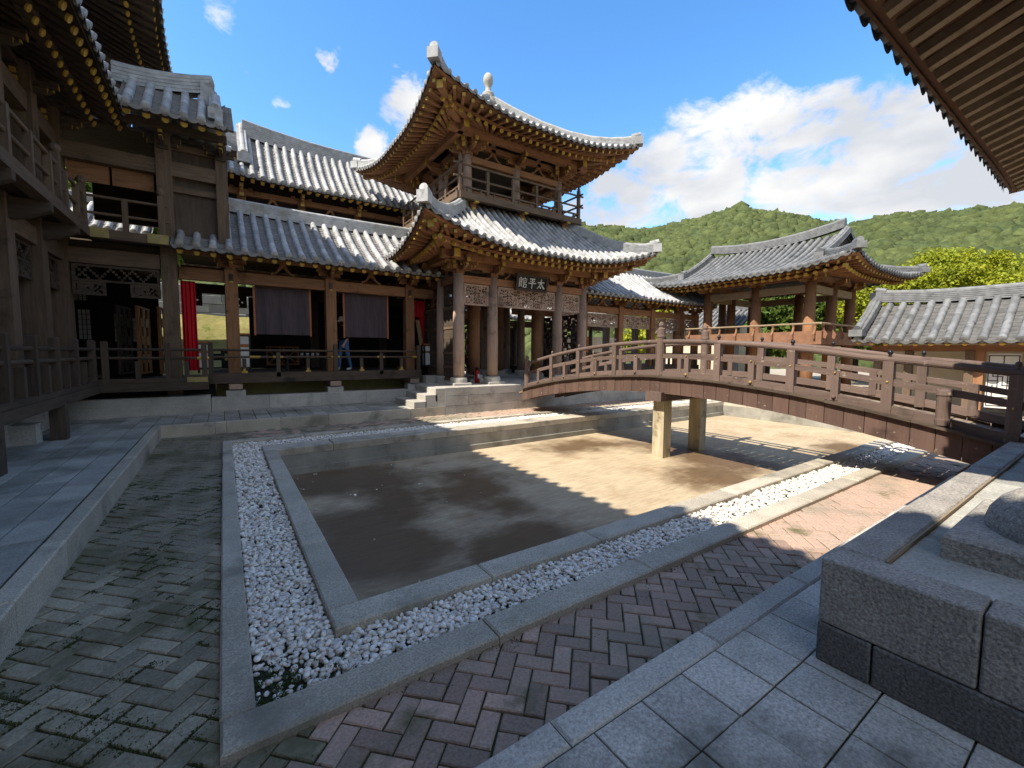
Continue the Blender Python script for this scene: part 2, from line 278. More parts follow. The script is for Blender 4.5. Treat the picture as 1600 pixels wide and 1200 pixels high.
def box(name, parent, m, x0, x1, y0, y1, z0, z1, ch=0.0): return P1(name, 'bb', m, parent, x0, x1, y0, y1, z0, z1, ch=ch)
def beam(name, parent, kind, p0, p1, wd, ht, gold=False, axis=None):
    d = V3(p1)-V3(p0); axis = axis or 'xyz'[max(range(3), key=lambda i: abs(d[i]))]
    b = MB(); b.beam(p0, p1, wd, ht, 0, ends=1 if gold else None); return part(name, b, [WD(kind, axis), GOLD], parent)
def column(parent, kind, x, y, z0, z1, r=.17, square=False, pad=None, name='column'):
    b = MB()
    if square: b.bb(x-r, x+r, y-r, y+r, z0, z1)
    else: b.lathe((x, y, 0), [(r*1.02, z0), (r*1.05, z0+.35*(z1-z0)), (r*.9, z1)], 16)
    c = part(name, b, WD(kind, 'z'), parent, smooth=not square)
    if pad:
        q = MB(); q.bb(x-pad*1.1, x+pad*1.1, y-pad*1.1, y+pad*1.1, z0-.24, z0-.16, ch=.02); q.lathe((x, y, 0), [(pad, z0-.16), (pad, z0-.05), (pad*.9, z0)], 16)
        part('column_base', q, GRAN, parent)
    return c
SM = {}
def shared(key, fn):
    if key not in SM: SM[key] = fn()
    return SM[key]

# ------------------------------------------------------------------ tiled roofs
def roll_unit(r, eave):
    b = MB(); n = 7; pts = []; fs = []
    for x, q in ((-.02, 1.0), (1.05, .955)):
        for i in range(n+1):
            t = math.pi*i/n; pts.append((x, math.cos(t)*r*q, math.sin(t)*r*q - (.03 if i in (0, n) else 0)))
    for i in range(n): fs.append((i, n+1+i, n+2+i, i+1))
    b.add(pts, fs)
    if eave:
        m_ = 12; c = [(-.1, math.cos(2*math.pi*i/m_)*r*1.08, math.sin(2*math.pi*i/m_)*r*1.08) for i in range(m_)]
        d = [(.02, y, z) for _, y, z in c]
        b.add(c+d, [tuple(range(m_))]+[(i, m_+i, m_+(i+1) % m_, (i+1) % m_) for i in range(m_)])
    else: b.add(pts[:n+1], [tuple(range(n+1))])
    return b
class Roof:
    """tiled roof of one thing: collects roll tiles and rafters, then links the 300 that show largest one by one"""
    def __init__(s, th, tile=None, wkind='warm', rkind=None, gold=True, drip=.055):
        s.rk = rkind or wkind; s.gold = gold; s.drip = drip
        s.th = th; s.rolls = []; s.raft = []; s.fly = []; s.tile = tile or TILE; s.wk = wkind
    def face(s, o, eu, ev, L, D, prof, lift=0., push=0., cz=2.2, ends=(1, 1), vtop=None, pitch=.3, r=.065, seg=.3, step=.12, prio=0, soff=None, soffz=.13, pan=True, pos_only=False, flat=None):
        o = V3(o); eu = V3(eu); ev = V3(ev)
        def lf(u):
            wv = L-abs(u)
            if (u < 0 and not ends[0]) or (u > 0 and not ends[1]): return 0
            return max(0, 1-wv/cz)**2
        def pos(u, v):
            q = lf(u); k = max(0, 1-v/D)
            return o+eu*(u+math.copysign(push*q*k, u))+ev*(v-push*q*k)+V3((0, 0, prof(v)+lift*q*k*k))
        pos.prof = prof; pos.flat = flat
        if vtop is None:
            def vtop(u):
                e = ends[0] if u < 0 else ends[1]
                return min(D, L-abs(u)) if e else D
        if pos_only: return pos
        n = max(2, int(round(2*L/pitch))); us = [-L+(i+.5)*2*L/n for i in range(n)]
        for u in us:
            vt = vtop(u)
            if vt < .12: continue
            k = max(1, int(round(vt/seg*1.05)))
            for j in range(k):
                a = pos(u, vt*j/k); b = pos(u, vt*(j+1)/k); x = b-a; ln = x.length; x.normalize()
                y = eu.cross(x); z = x.cross(eu); z = z if z.z > 0 else -z; z.normalize(); y = z.cross(x)
                jx = rng.normal(0, .004); a = a+y*jx
                M = Matrix(((x.x*ln, y.x, z.x, a.x+z.x*.035), (x.y*ln, y.y, z.y, a.y+z.y*.035), (x.z*ln, y.z, z.z, a.z+z.z*.035), (0, 0, 0, 1)))
                s.rolls.append((prio, (a-EYE).length, M, j == 0, r))
        if pan:
            b = MB(); na = 6
            for i in range(-1, n):
                ua = us[i] if i >= 0 else -L; ub = us[i+1] if i+1 < n else L
                vm = vtop((ua+ub)/2)
                if vm < .05: continue
                K = max(1, int(vm/step)); rows = []
                for j in range(K):
                    for (t, dz) in ((j/K, .022), ((j+1)/K-.0005, 0.)):
                        row = []
                        for c in range(na+1):
                            uu = ua+(ub-ua)*c/na; vv = min(vtop(uu), vm*1.25) if abs(vtop(uu)-vm) < .6 else vm
                            p = pos(uu, vv*t); row.append(p+V3((0, 0, dz-.055*math.sin(math.pi*c/na)+.02)))
                        rows.append(row)
                fl = [p for q in rows for p in q]; W = na+1
                b.add(fl, [(r_*W+c, r_*W+c+1, (r_+1)*W+c+1, (r_+1)*W+c) for r_ in range(len(rows)-1) for c in range(na)])
                top = [p-ev*.05 for p in rows[0]]; low = [p-V3((0, 0, .03+s.drip*math.sin(math.pi*c/na)**.6)) for c, p in enumerate(top)]
                b.add(top+low+rows[0], [(W+c, W+c+1, c+1, c) for c in range(na)]+[(c, c+1, 2*W+c+1, 2*W+c) for c in range(na)])
            part('pan_tiles', b, PANT if s.tile is TILE else PANTD, s.th, kind='stuff')
        if soff:
            b = MB(); nu = 30; nv = 5; g = []
            for i in range(nu+1):
                u = -L+2*L*i/nu; ve = max(.02, min(vtop(u), soff))
                for j in range(nv+1):
                    vq = ve*j/nv; g.append(pos(u, vq)-V3((0, 0, soffz*(.6+.4*min(1, j)) if flat is None else .08+.04*min(1, j)+prof(vq)-prof(0)-flat*vq)))
            W = nv+1; b.add(g, [(i*W+j, i*W+j+1, (i+1)*W+j+1, (i+1)*W+j) for i in range(nu) for j in range(nv)])
            tp = [pos(-L+2*L*i/nu, 0)-V3((0, 0, .0)) for i in range(nu+1)]; lo = [q-V3((0, 0, soffz*.75)) for q in tp]
            e_ = MB(); e_.add([q+ev*.03 for q in tp]+[q+ev*.03 for q in lo], [(i, i+1, nu+2+i, nu+1+i) for i in range(nu)]); part('eave_board', e_, WD('dark', 'x'), s.th)
            part('soffit_board', b, WD(s.wk, 'x' if abs(eu.x) > .5 else 'y'), s.th)
        return pos
    def rafters(s, pos, L, pitch, vo, vi, r, drop0, drop1, fan=0., square=False, prio=0, rng_=None, fanends=(1, 1), inner=None):
        n = int(round(2*L/pitch))
        for i in range(n):
            u = -L+(i+.5)*2*L/n
            if rng_ and not (rng_[0] <= u <= rng_[1]): continue
            ui = u
            if fan and abs(u) > L-fan and fanends[0 if u < 0 else 1]: ui = math.copysign((L-fan)+(abs(u)-(L-fan))*(.2 if inner is None else inner), u)
            fl = pos.flat
            if fl is None: a = pos(u, vo)-V3((0, 0, drop0)); b = pos(ui, vi)-V3((0, 0, drop1))
            else: a = pos(u, vo)-V3((0, 0, drop0+pos.prof(vo)-pos.prof(0)-fl*vo)); b = pos(ui, vi)-V3((0, 0, drop1+pos.prof(vi)-pos.prof(0)-fl*vi))
            x = b-a; ln = x.length; x.normalize(); y = V3((0, 0, 1)).cross(x).normalized(); z = x.cross(y)
            M = Matrix(((x.x*ln, y.x, z.x, a.x), (x.y*ln, y.y, z.y, a.y), (x.z*ln, y.z, z.z, a.z), (0, 0, 0, 1)))
            (s.fly if square else s.raft).append((prio, (a-EYE).length, M, True, r))
    def finish(s):
        def ru(r, e): return shared(('roll', r, e, s.tile.name), lambda: roll_unit(r, e).mesh('roll_tile', [s.tile], True))
        def rf(r, sq):
            def mk():
                b = MB()
                if sq: b.add([(x, y*r, z*r) for x in (0, 1) for y, z in ((-1, -1), (1, -1), (1, 1), (-1, 1))], [(0, 1, 5, 4), (1, 2, 6, 5), (2, 3, 7, 6), (3, 0, 4, 7)], 0); b.add([(0, y*r, z*r) for y, z in ((-1, -1), (1, -1), (1, 1), (-1, 1))], [(0, 3, 2, 1)], 1); b.add([(.012, y*r*1.04, z*r*1.04) for y, z in ((-1, -1), (1, -1), (1, 1), (-1, 1))]+[(0.0, y*r*1.04, z*r*1.04) for y, z in ((-1, -1), (1, -1), (1, 1), (-1, 1))], [(i, (i+1) % 4, 4+(i+1) % 4, 4+i) for i in range(4)], 1)
                else: b.cyl((0, 0, 0), (1, 0, 0), r, r*1.05, 10, 0, cap0=1); b.cyl((-.004, 0, 0), (.02, 0, 0), r*1.05, r*1.05, 10, 1)
                return b.mesh('rafter', [WD(s.rk, 'x'), GOLD if s.gold else WD(s.rk, 'x')])
            return shared(('raft', r, sq, s.rk, s.gold), mk)
        for lst, nm, get in ((s.rolls, 'roll_tile', lambda it: ru(it[4], it[3])), (s.raft, 'rafter', lambda it: rf(it[4], False)), (s.fly, 'flying_rafter', lambda it: rf(it[4], True))):
            lst.sort(key=lambda q: (q[0], q[1]))
            for it in lst[:300]: ob(nm, get(it), s.th, it[2])
            rest = lst[300:]
            if rest:
                by = {}
                for it in rest: by.setdefault(get(it).name, []).append(it)
                for k, its in by.items():
                    me = get(its[0]); b = MB(); vs = np.array([v.co for v in me.vertices]); fs = [tuple(p.vertices) for p in me.polygons]; mi = [p.material_index for p in me.polygons]
                    h = np.c_[vs, np.ones(len(vs))]
                    for it in its:
                        o_ = len(b.v); b.v += [tuple(q) for q in (h @ np.array(it[2]).T)[:, :3]]
                        b.f += [tuple(i+o_ for i in f) for f in fs]; b.m += mi
                    part(nm+'s', b, list(me.materials), s.th, smooth=nm == 'roll_tile', kind='stuff')
def ridge(th, pts, wd, ht, tile, layers=5, name='ridge', cap=.07, tip=False):
    b = MB(); pts = [V3(p) for p in pts]; prof = []
    for k in range(layers):
        z0 = ht*k/layers; z1 = ht*(k+.72)/layers; q = wd/2*(1-.12*k/layers)
        prof += [(q, z0), (q, z1), (q*.9, z1), (q*.9, ht*(k+1)/layers)]
    for i in range(5): t = math.pi/2*i/4; prof.append((cap*math.cos(t), ht+cap*math.sin(t)))
    full = [(-a, z) for a, z in prof]+[(a, z) for a, z in reversed(prof[:-1])]
    n = len(full); g = []
    for i, p in enumerate(pts):
        d = (pts[min(i+1, len(pts)-1)]-pts[max(i-1, 0)]); sd_ = V3((-d.y, d.x, 0)).normalized()
        g += [p+sd_*a+V3((0, 0, z)) for a, z in full]
    b.add(g, [(i*n+j, (i+1)*n+j, (i+1)*n+j+1, i*n+j+1) for i in range(len(pts)-1) for j in range(n-1)])
    b.add(g[:n], [tuple(range(n))]); b.add(g[-n:], [tuple(range(n))[::-1]])
    o = part(name, b, tile, th)
    if tip:       # round end tile and upright end block
        e = MB(); p = pts[0]; d = (pts[0]-pts[1]).normalized()
        e.cyl(p+V3((0, 0, ht+.02))-d*.25, p+V3((0, 0, ht+.05))+d*.06, .105, .11, 12); e.box(p+V3((0, 0, ht*.45)), (wd*1.12, wd*1.12, ht*.95), R=Matrix.Rotation(math.atan2(d.y, d.x), 3, 'Z'))
        ob('ridge_end_tile', e.mesh('ridge_end_tile', [tile]), o)
    return o
def bracket_mesh(kind, s=1.0):
    def mk():
        b = MB(); G = 1
        b.box((0, 0, .08*s), (.34*s, .34*s, .16*s))
        for (k, ln, z) in ((0, .95, .24), (1, 1.2, .24), (0, 1.15, .42), (1, 1.7, .42)):
            w_ = .13*s; h_ = .14*s; l_ = ln*s
            b.box((0, 0, z*s), (l_, w_, h_) if k == 0 else (w_, l_, h_))
            for sg in (-1, 1):
                if k == 0: b.box((sg*l_/2, 0, z*s), (.018*s, w_*1.06, h_*1.06), G)
                else: b.box((0, sg*l_/2, z*s), (w_*1.06, .018*s, h_*1.06), G)
                q = (sg*(l_/2-.1*s), 0, (z+.105)*s) if k == 0 else (0, sg*(l_/2-.1*s), (z+.105)*s)
                b.box(q, (.2*s, .2*s, .07*s)); b.box((q[0], q[1], q[2]+.032*s), (.212*s, .212*s, .014*s), 0)
        # curled beak under the outer arm
        for sg in (-1, 1):
            b.prism([(0, 0), (.32, .03), (.5, .14), (.46, .2), (.3, .12), (0, .12)], (-.05*s, sg*.25*s, .1*s), (0, sg*s, 0), (0, 0, s), (1, 0, 0), .1*s)
            b.box((0, sg*.73*s, .27*s), (.11*s, .03*s, .07*s), G)
        return b.mesh('bracket', [WD(kind, 'x'), GOLD])
    return shared(('brk', kind, s), mk)
def bracket(th, kind, x, y, z, s=1.0, rot=0): return ob('bracket', bracket_mesh(kind, s), th, Matrix.Translation((x, y, z)) @ Matrix.Rotation(rot, 4, 'Z'))
def vstrut(th, kind, p, ax, h=.42, w_=.5):       # inverted-V strut with spread feet
    b = MB(); ax = V3(ax); n_ = V3((0, 0, 1)).cross(ax)
    for sg in (-1, 1):
        b.prism([(0, h), (.07, h), (w_*.35, h*.4), (w_*.62, .06), (w_*.6, 0), (w_*.45, .02), (w_*.2, h*.42), (0, h*.78)], V3(p)-n_*.04, ax*sg, (0, 0, 1), n_, .08)
    b.box(V3(p)+V3((0, 0, h+.05)), (.16, .16, .1), 0)
    return part('strut', b, [WD(kind, 'z')], th)
def openwork(name, parent, p0, p1, z0, z1, m, cell=.045, th=.03, pat=0, fr=.05, frm=None):
    """pierced panel: a framed board whose carved holes are really open"""
    p0 = V3(p0); p1 = V3(p1); d = p1-p0; ln = d.length; x = d.normalized(); nrm = V3((-x.y, x.x, 0))
    nx = max(4, int((ln-2*fr)/cell)); nz = max(3, int((z1-z0-2*fr)/cell)); cx = (ln-2*fr)/nx; czz = (z1-z0-2*fr)/nz
    def keep(i, j):
        if i < 0 or j < 0 or i >= nx or j >= nz: return False
        u = (i+.5)*cell; v = (j+.5)*cell
        if pat == 0:
            f = math.sin(40*u+1.7*math.sin(31*v))*math.cos(36*v+1.6*math.sin(29*u)); return f > -.25
        if pat == 1: return (int(i/2)+int(j/2)) % 2 == 0 or i % 4 == 0
        a = (i+j) % 8; c = (i-j) % 8
        return a == 0 or c == 0 or (pat == 2 and (a == 4 and (i//8) % 2 == 0))
    b = MB(); o = p0+x*fr+V3((0, 0, z0+fr)); K = [[keep(i, j) for j in range(nz)] for i in range(nx)]
    def kk(i, j): return 0 <= i < nx and 0 <= j < nz and K[i][j]
    f0 = nrm*(-th/2); f1 = nrm*(th/2)
    for i in range(nx):
        for j in range(nz):
            if not K[i][j]: continue
            a = o+x*(i*cx)+V3((0, 0, j*czz)); q = [a, a+x*cx, a+x*cx+V3((0, 0, czz)), a+V3((0, 0, czz))]
            b.add([t+f0 for t in q]+[t+f1 for t in q], [(0, 1, 2, 3), (7, 6, 5, 4)]+[e for e, ok in (((0, 4, 5, 1), kk(i, j-1)), ((1, 5, 6, 2), kk(i+1, j)), ((2, 6, 7, 3), kk(i, j+1)), ((3, 7, 4, 0), kk(i-1, j))) if not ok])
    pn = part(name, b, m, parent)
    g = MB(); zc = V3((0, 0, 1))
    for (a, c) in ((p0+zc*(z0+fr/2), p1+zc*(z0+fr/2)), (p0+zc*(z1-fr/2), p1+zc*(z1-fr/2))): g.beam(a, c, th*1.8, fr)
    for q in (p0+x*fr/2, p1-x*fr/2): g.beam(q+zc*(z0+fr), q+zc*(z1-fr), th*1.8, fr)
    part('panel_frame', g, frm or m, pn)
    return pn

# ================================================================== GROUND
def sheet(name, x0, x1, y0, y1, z, m, kind='structure', parent=None, label=None):
    b = MB(); b.add([(x0, y0, z), (x1, y0, z), (x1, y1, z), (x0, y1, z)], [(0, 1, 2, 3)]); o = part(name, b, m, parent)
    if parent is None: tag(o, label, name.replace('_', ' '), None, kind)
    return o
sheet('ground', -1500, 1500, -1500, 1500, -.56, SAND, label='sandy open ground reaching out to the hills')
def infr(p, mg=60):
    d = V3(p)-EYE; wz = d.dot(FW)
    if wz < .1: return False
    x = 800+667*d.dot(RT)/wz; y = 600-667*d.dot(UP)/wz
    return -mg < x < 1600+mg and -mg < y < 1200+mg
# ---- herringbone brick path round the pond
path = thing('brick_path', 'mossy herringbone brick path running round the pond', 'brick path', (-.6, 4, 0), kind='structure')
b = MB()
for (x0, x1, y0, y1) in ((-1.3, .0, 1.2, 11.3), (0., 17.3, 1.2, 2.3), (0., 17.3, 9.9, 11.3), (15.95, 17.3, 2.3, 9.9)):
    b.add([(x0, y0, -.014), (x1, y0, -.014), (x1, y1, -.014), (x0, y1, -.014)], [(0, 1, 2, 3)])
part('mortar_bed', b, JOINT, path)
BW = .108; c45 = math.sqrt(.5); bricks = []
def inpath(x, y):
    if not (-1.22 < x < 17.2 and 1.22 < y < 11.28): return 0
    if -.0 < x < 15.97 and 2.2 < y < 9.92: return 0
    return 1
R_ = int(24/BW)
for i in range(-R_, R_):
    for j in range(-R_, R_):
        k = (i-j) % 4
        if k == 0: u, v, a = (i+1)*BW, (j+.5)*BW, 0
        elif k == 3: u, v, a = (i+.5)*BW, (j+1)*BW, 1
        else: continue
        x = (u-v)*c45+.03; y = (u+v)*c45+.02
        if inpath(x, y): bricks.append((x, y, a))
bricks.sort(key=lambda q: (not infr((q[0], q[1], 0)), q[0]**2+q[1]**2))
def brick_mesh(m):
    b = MB(); b.box((0, 0, -.03), (BW*2-.009, BW-.009, .06), ch=.006); return b.mesh('brick', [m])
bm1 = brick_mesh(BRICK); bm2 = brick_mesh(BRICKM); rest = {0: [], 1: []}
for n_, (x, y, a) in enumerate(bricks):
    mossy = x < .25-.45*max(0, 2-y) and rng.random() < 1.1 or (y > 9 and x < 6 and rng.random() < .5)
    ang = math.radians(45)+a*math.pi/2+rng.normal(0, .012)
    M = Matrix.Translation((x+rng.normal(0, .0015), y+rng.normal(0, .0015), rng.normal(0, .0028))) @ Matrix.Rotation(ang, 4, 'Z') @ Matrix.Rotation(rng.normal(0, .008), 4, 'X')
    if n_ < 300: ob('brick', bm2 if mossy else bm1, path, M)
    else: rest[int(mossy)].append(M)
for k, me in ((0, bm1), (1, bm2)):
    vs = np.array([v.co for v in me.vertices]); h = np.c_[vs, np.ones(len(vs))]; fs = [tuple(p.vertices) for p in me.polygons]; b = MB()
    for M in rest[k]:
        o_ = len(b.v); b.v += [tuple(q) for q in (h @ np.array(M).T)[:, :3]]; b.f += [tuple(i+o_ for i in f) for f in fs]; b.m += [0]*len(fs)
    if b.v: part('bricks', b, [BRICK, BRICKM][k], path, kind='stuff')

# ---- pond: sunken floor, walls, two rings of curb stones with white pebbles between
PX0, PX1, PY0, PY1, PZ = .73, 15.2, 3.0, 8.6, -.45
pond = thing('pond', 'drained rectangular pond with stained tan floor and stone curbs', 'pond', (8, 5.8, -.45), kind='structure')
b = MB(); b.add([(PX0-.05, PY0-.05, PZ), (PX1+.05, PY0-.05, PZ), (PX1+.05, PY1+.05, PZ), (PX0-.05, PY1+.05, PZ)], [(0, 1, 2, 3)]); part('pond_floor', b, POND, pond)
b = MB()
for (x0, x1, y0, y1) in ((PX0-.12, PX1+.12, PY1, PY1+.2), (PX0-.12, PX1+.12, PY0-.2, PY0), (PX0-.2, PX0, PY0, PY1), (PX1, PX1+.2, PY0, PY1)): b.bb(x0, x1, y0, y1, PZ-.05, -.09)
part('pond_wall', b, PWALL, pond)
b = MB(); b.bb(PX0, PX1, PY1-.05, PY1, PZ, PZ+.12); b.bb(PX1-.05, PX1, PY0, PY1-.05, PZ, PZ+.12); part('wall_footing', b, PWALL, pond)
def ring(x0, x1, y0, y1, wl, wf, wb, wr, zt, zb, lens):
    segs = [('x', x0, x1, y0, y0+wf), ('x', x0, x1, y1-wb, y1), ('y', x0, x0+wl, y0+wf, y1-wb), ('y', x1-wr, x1, y0+wf, y1-wb)]
    for ax, a, c, d, e in segs:
        lo, hi = (a, c) if ax == 'x' else (d, e); t = lo; first = True
        while t < hi-.05:
            l_ = lens*(1.0 if not first else .97); t1 = min(hi, t+l_); 
            if hi-t1 < .3: t1 = hi
            g = .004; dz = rng.normal(0, .003)
            if ax == 'x': box('curb_stone', pond, CURB, t+g, t1-g, d, e, zb, zt+dz, ch=.012)
            else: box('curb_stone', pond, CURB, a, c, t+g, t1-g, zb, zt+dz, ch=.012)
            t = t1; first = False
ring(-.08, 16.05, 2.13, 10.0, .15, .22, .2, .15, .05, -.2, 1.48)
ring(.52, 15.42, 2.76, 9.1, .21, .24, .5, .21, .05, -.085, 1.2)
b = MB()
for (x0, x1, y0, y1) in ((.05, 15.95, 2.33, 2.78), (.05, 15.95, 9.08, 9.82), (.05, .54, 2.78, 9.08), (15.4, 15.95, 2.78, 9.08)): b.add([(x0, y0, -.035), (x1, y0, -.035), (x1, y1, -.035), (x0, y1, -.035)], [(0, 1, 2, 3)])
part('gravel_bed', b, SOIL, pond)
def ico(sub):
    t = (1+5**.5)/2; v = [V3(p).normalized() for p in ((-1, t, 0), (1, t, 0), (-1, -t, 0), (1, -t, 0), (0, -1, t), (0, 1, t), (0, -1, -t), (0, 1, -t), (t, 0, -1), (t, 0, 1), (-t, 0, -1), (-t, 0, 1))]
    f = [(0, 11, 5), (0, 5, 1), (0, 1, 7), (0, 7, 10), (0, 10, 11), (1, 5, 9), (5, 11, 4), (11, 10, 2), (10, 7, 6), (7, 1, 8), (3, 9, 4), (3, 4, 2), (3, 2, 6), (3, 6, 8), (3, 8, 9), (4, 9, 5), (2, 4, 11), (6, 2, 10), (8, 6, 7), (9, 8, 1)]
    for _ in range(sub):
        c = {}; nf = []
        def mid(a, b_):
            k = (min(a, b_), max(a, b_))
            if k not in c: v.append(((v[a]+v[b_])/2).normalized()); c[k] = len(v)-1
            return c[k]
        for a, b_, d in f: x, y, z = mid(a, b_), mid(b_, d), mid(d, a); nf += [(a, x, z), (b_, y, x), (d, z, y), (x, y, z)]
        f = nf
    return np.array([tuple(q) for q in v]), np.array(f)
def scatter(pts, rad, base, jit=.12, flat=.6, rot=True):
    bv, bf = base; n = len(pts); nv = len(bv)
    sx = rad*(1+rng.uniform(-.25, .35, n)); sy = rad*(1+rng.uniform(-.3, .2, n)); sz = rad*flat*(1+rng.uniform(-.2, .25, n))
    th = rng.uniform(0, 6.28, n); Vv = bv[None]*(1+rng.normal(0, jit, (n, nv, 1)))
    Vv = Vv*np.stack([sx, sy, sz], 1)[:, None, :]
    if rot:
        tl = rng.normal(0, .35, n); c_, s_ = np.cos(tl)[:, None], np.sin(tl)[:, None]; y_, z_ = Vv[..., 1]*c_-Vv[..., 2]*s_, Vv[..., 1]*s_+Vv[..., 2]*c_; Vv[..., 1] = y_; Vv[..., 2] = z_
    c_, s_ = np.cos(th)[:, None], np.sin(th)[:, None]; x_, y_ = Vv[..., 0]*c_-Vv[..., 1]*s_, Vv[..., 0]*s_+Vv[..., 1]*c_; Vv[..., 0] = x_; Vv[..., 1] = y_
    Vv = Vv+np.array(pts)[:, None, :]
    return Vv.reshape(-1, 3), (bf[None]+(np.arange(n)*nv)[:, None, None]).reshape(-1, 3)
near, far = [], []
for (x0, x1, y0, y1) in ((.075, 15.85, 2.355, 2.755), (.075, .515, 2.755, 9.11), (.075, 15.85, 9.11, 9.79), (15.43, 15.88, 2.78, 9.1)):
    sp = .034
    for lay in range(3):
        xs = np.arange(x0+sp/2, x1, sp); ys = np.arange(y0+sp/2, y1, sp)
        for x in xs:
            for y in ys:
                d = math.hypot(x, y)
                s_ = 1 if d < 5.2 else 1.45
                if s_ > 1 and rng.random() < .52: continue
                if lay == 2 and rng.random() < .55: continue
                if lay == 1 and rng.random() < .25: continue
                bare = math.hypot((x-.12)/.28, (y-2.42)/.35)
                if bare < 1.3 and rng.random() < .78-.35*bare: continue
                px_, py_ = x+rng.uniform(-.5, .5)*sp, y+rng.uniform(-.5, .5)*sp
                rr = (.0178 if s_ == 1 else .026)
                px_ = min(max(px_, x0+.012), x1-.012); py_ = min(max(py_, y0+.012), y1-.012)
                (near if d < 5.2 else far).append((px_, py_, -.026+lay*.013+rng.uniform(-.004, .008), rr))
for k in range(26): near.append((.95+abs(rng.normal(0, 1.1)), rng.uniform(3.3, 8.3) if k % 2 else rng.uniform(6.5, 8.4), PZ+.008, rng.uniform(.006, .017)))
for lst, sb in ((near, 1), (far, 0)):
    A = np.array(lst); rr = A[:, 3]*rng.uniform(.7, 1.25, len(A)); Vt, Fc = scatter(A[:, :3], rr, ico(sb), .07 if sb else .05)
    o = ob('white_pebbles', np_mesh('white_pebbles', Vt, Fc, [PEB], True))
    tag(o, 'white pebbles filling the near channel of the pond curb' if sb else 'white pebbles filling the far channel of the pond curb', 'pebbles', None, 'stuff')
nw = 2600; cx_ = np.where(rng.random(nw) < .55, rng.uniform(.08, .34, nw), rng.uniform(.08, .6, nw)); cy_ = 2.37+np.abs(rng.normal(0, .13, nw)); kp = mask_ = np.array([mnoise.noise(V3((a*14, c*14, 0))) > .02 for a, c in zip(cx_, cy_)]); cx_, cy_ = cx_[kp], cy_[kp]; nw = len(cx_)
P_ = np.stack([cx_, np.minimum(cy_, 2.9), rng.uniform(-.03, .012, nw)], 1); a_ = rng.normal(0, 1, (nw, 3)); a_[:, 2] = np.abs(a_[:, 2]); a_ /= np.linalg.norm(a_, axis=1)[:, None]; c_ = np.cross(a_, rng.normal(0, 1, (nw, 3))); c_ /= np.linalg.norm(c_, axis=1)[:, None]
Q = np.stack([P_-a_*.004, P_+c_*.0045, P_+a_*.016, P_-c_*.0045], 1).reshape(-1, 3)
tag(ob('weeds', np_mesh('weeds', Q, np.arange(nw*4).reshape(-1, 4), [mat('weed_leaf', (.05, .085, .018), (.03, .05, .012), rough=.7, scale=20)])), 'dark green weeds sprouting among pebbles in the near curb corner', 'weeds', None, 'stuff')
mp_ = []
while len(mp_) < 30000:
    x, y = rng.uniform(-1.12, 4.2), rng.uniform(1.32, 7.5)
    if rng.random() < .5: x = rng.uniform(-1.12, -.08)
    if not ((x < -.08) or (y < 2.13)): continue
    edge = min(abs(x+1.12), abs(x+.08), abs(y-1.315)*1.2, abs(y-2.13)) if x < -.08 else min(abs(y-1.315), abs(y-2.13))
    if mnoise.noise(V3((x*2.6, y*2.6, 4)))*.6+mnoise.noise(V3((x*9, y*9, 1)))*.4+.22*math.exp(-edge/.05) < .16+.1*(x > .3): continue
    # keep to the joints: distance to the nearest joint in the 45 degree brick frame
    u, v = (x-.03+y-.02)*c45, (y-.02-x+.03)*c45
    q = min(abs((u/BW) % 1-.5), abs((v/BW) % 1-.5))
    if max(abs((u/BW) % 1-.5), abs((v/BW) % 1-.5)) < .43 and rng.random() < .86: continue
    mp_.append((x, y, rng.uniform(-.008, .003)))
P_ = np.array(mp_); nw = len(P_); a_ = rng.normal(0, 1, (nw, 3)); a_[:, 2] = np.abs(a_[:, 2])*.7; a_ /= np.linalg.norm(a_, axis=1)[:, None]; c_ = np.cross(a_, rng.normal(0, 1, (nw, 3))); c_ /= np.linalg.norm(c_, axis=1)[:, None]; sz = rng.uniform(.5, 1.3, nw)[:, None]
Q = np.stack([P_-a_*.002*sz, P_+c_*.004*sz, P_+a_*.009*sz, P_-c_*.004*sz], 1).reshape(-1, 3)
tag(ob('moss', np_mesh('moss', Q, np.arange(nw*4).reshape(-1, 4), [mat('moss_leaf', (.07, .085, .02), (.045, .052, .016), rough=.9, scale=9)])), 'green moss growing in the joints of the brick path', 'moss', None, 'stuff')
# ---- paved walkways with kerbs
walk = thing('walkway', 'raised granite paved walkway along the left and far buildings', 'walkway', (-3, 8, 0), kind='structure')
def slabs(th, x0, x1, y0, y1, dx, dy, z, m, g=.006, name='paving_slab', stag=False):
    L_ = []; nx = max(1, int(round((x1-x0)/dx))); ny = max(1, int(round((y1-y0)/dy)))
    for i in range(nx):
        for j in range(ny):
            o_ = (dy/2 if stag and i % 2 else 0)
            a0 = x0+(x1-x0)*i/nx; a1 = x0+(x1-x0)*(i+1)/nx; c0 = y0+(y1-y0)*j/ny+o_; c1 = y0+(y1-y0)*(j+1)/ny+o_; c1 = min(c1, y1)
            L_.append((a0+g, a1-g, c0+g, c1-g))
    return [(q, z+rng.normal(0, .0018), m) for q in L_]
def lay(th, L_, cap=300, name='paving_slab'):
    L_.sort(key=lambda q: (not infr((q[0][0], q[0][2], q[1])), q[0][0]**2+q[0][2]**2))
    for q, z, m in L_[:cap]: box(name, th, m, *q, z-.06, z, ch=.003)
    by = {}
    for q, z, m in L_[cap:]: by.setdefault(m.name, (m, MB()))[1].bb(*q, z-.06, z, ch=.006)
    for m, b in by.values(): part(name+'s', b, m, th, kind='stuff')
WZ = .25
b = MB(); b.bb(-6, -1.2, -4, 13.4, -.3, WZ-.014); b.bb(-1.2, 5.1, 11.27, 13.4, -.3, WZ-.014); part('bedding', b, JOINT, walk)
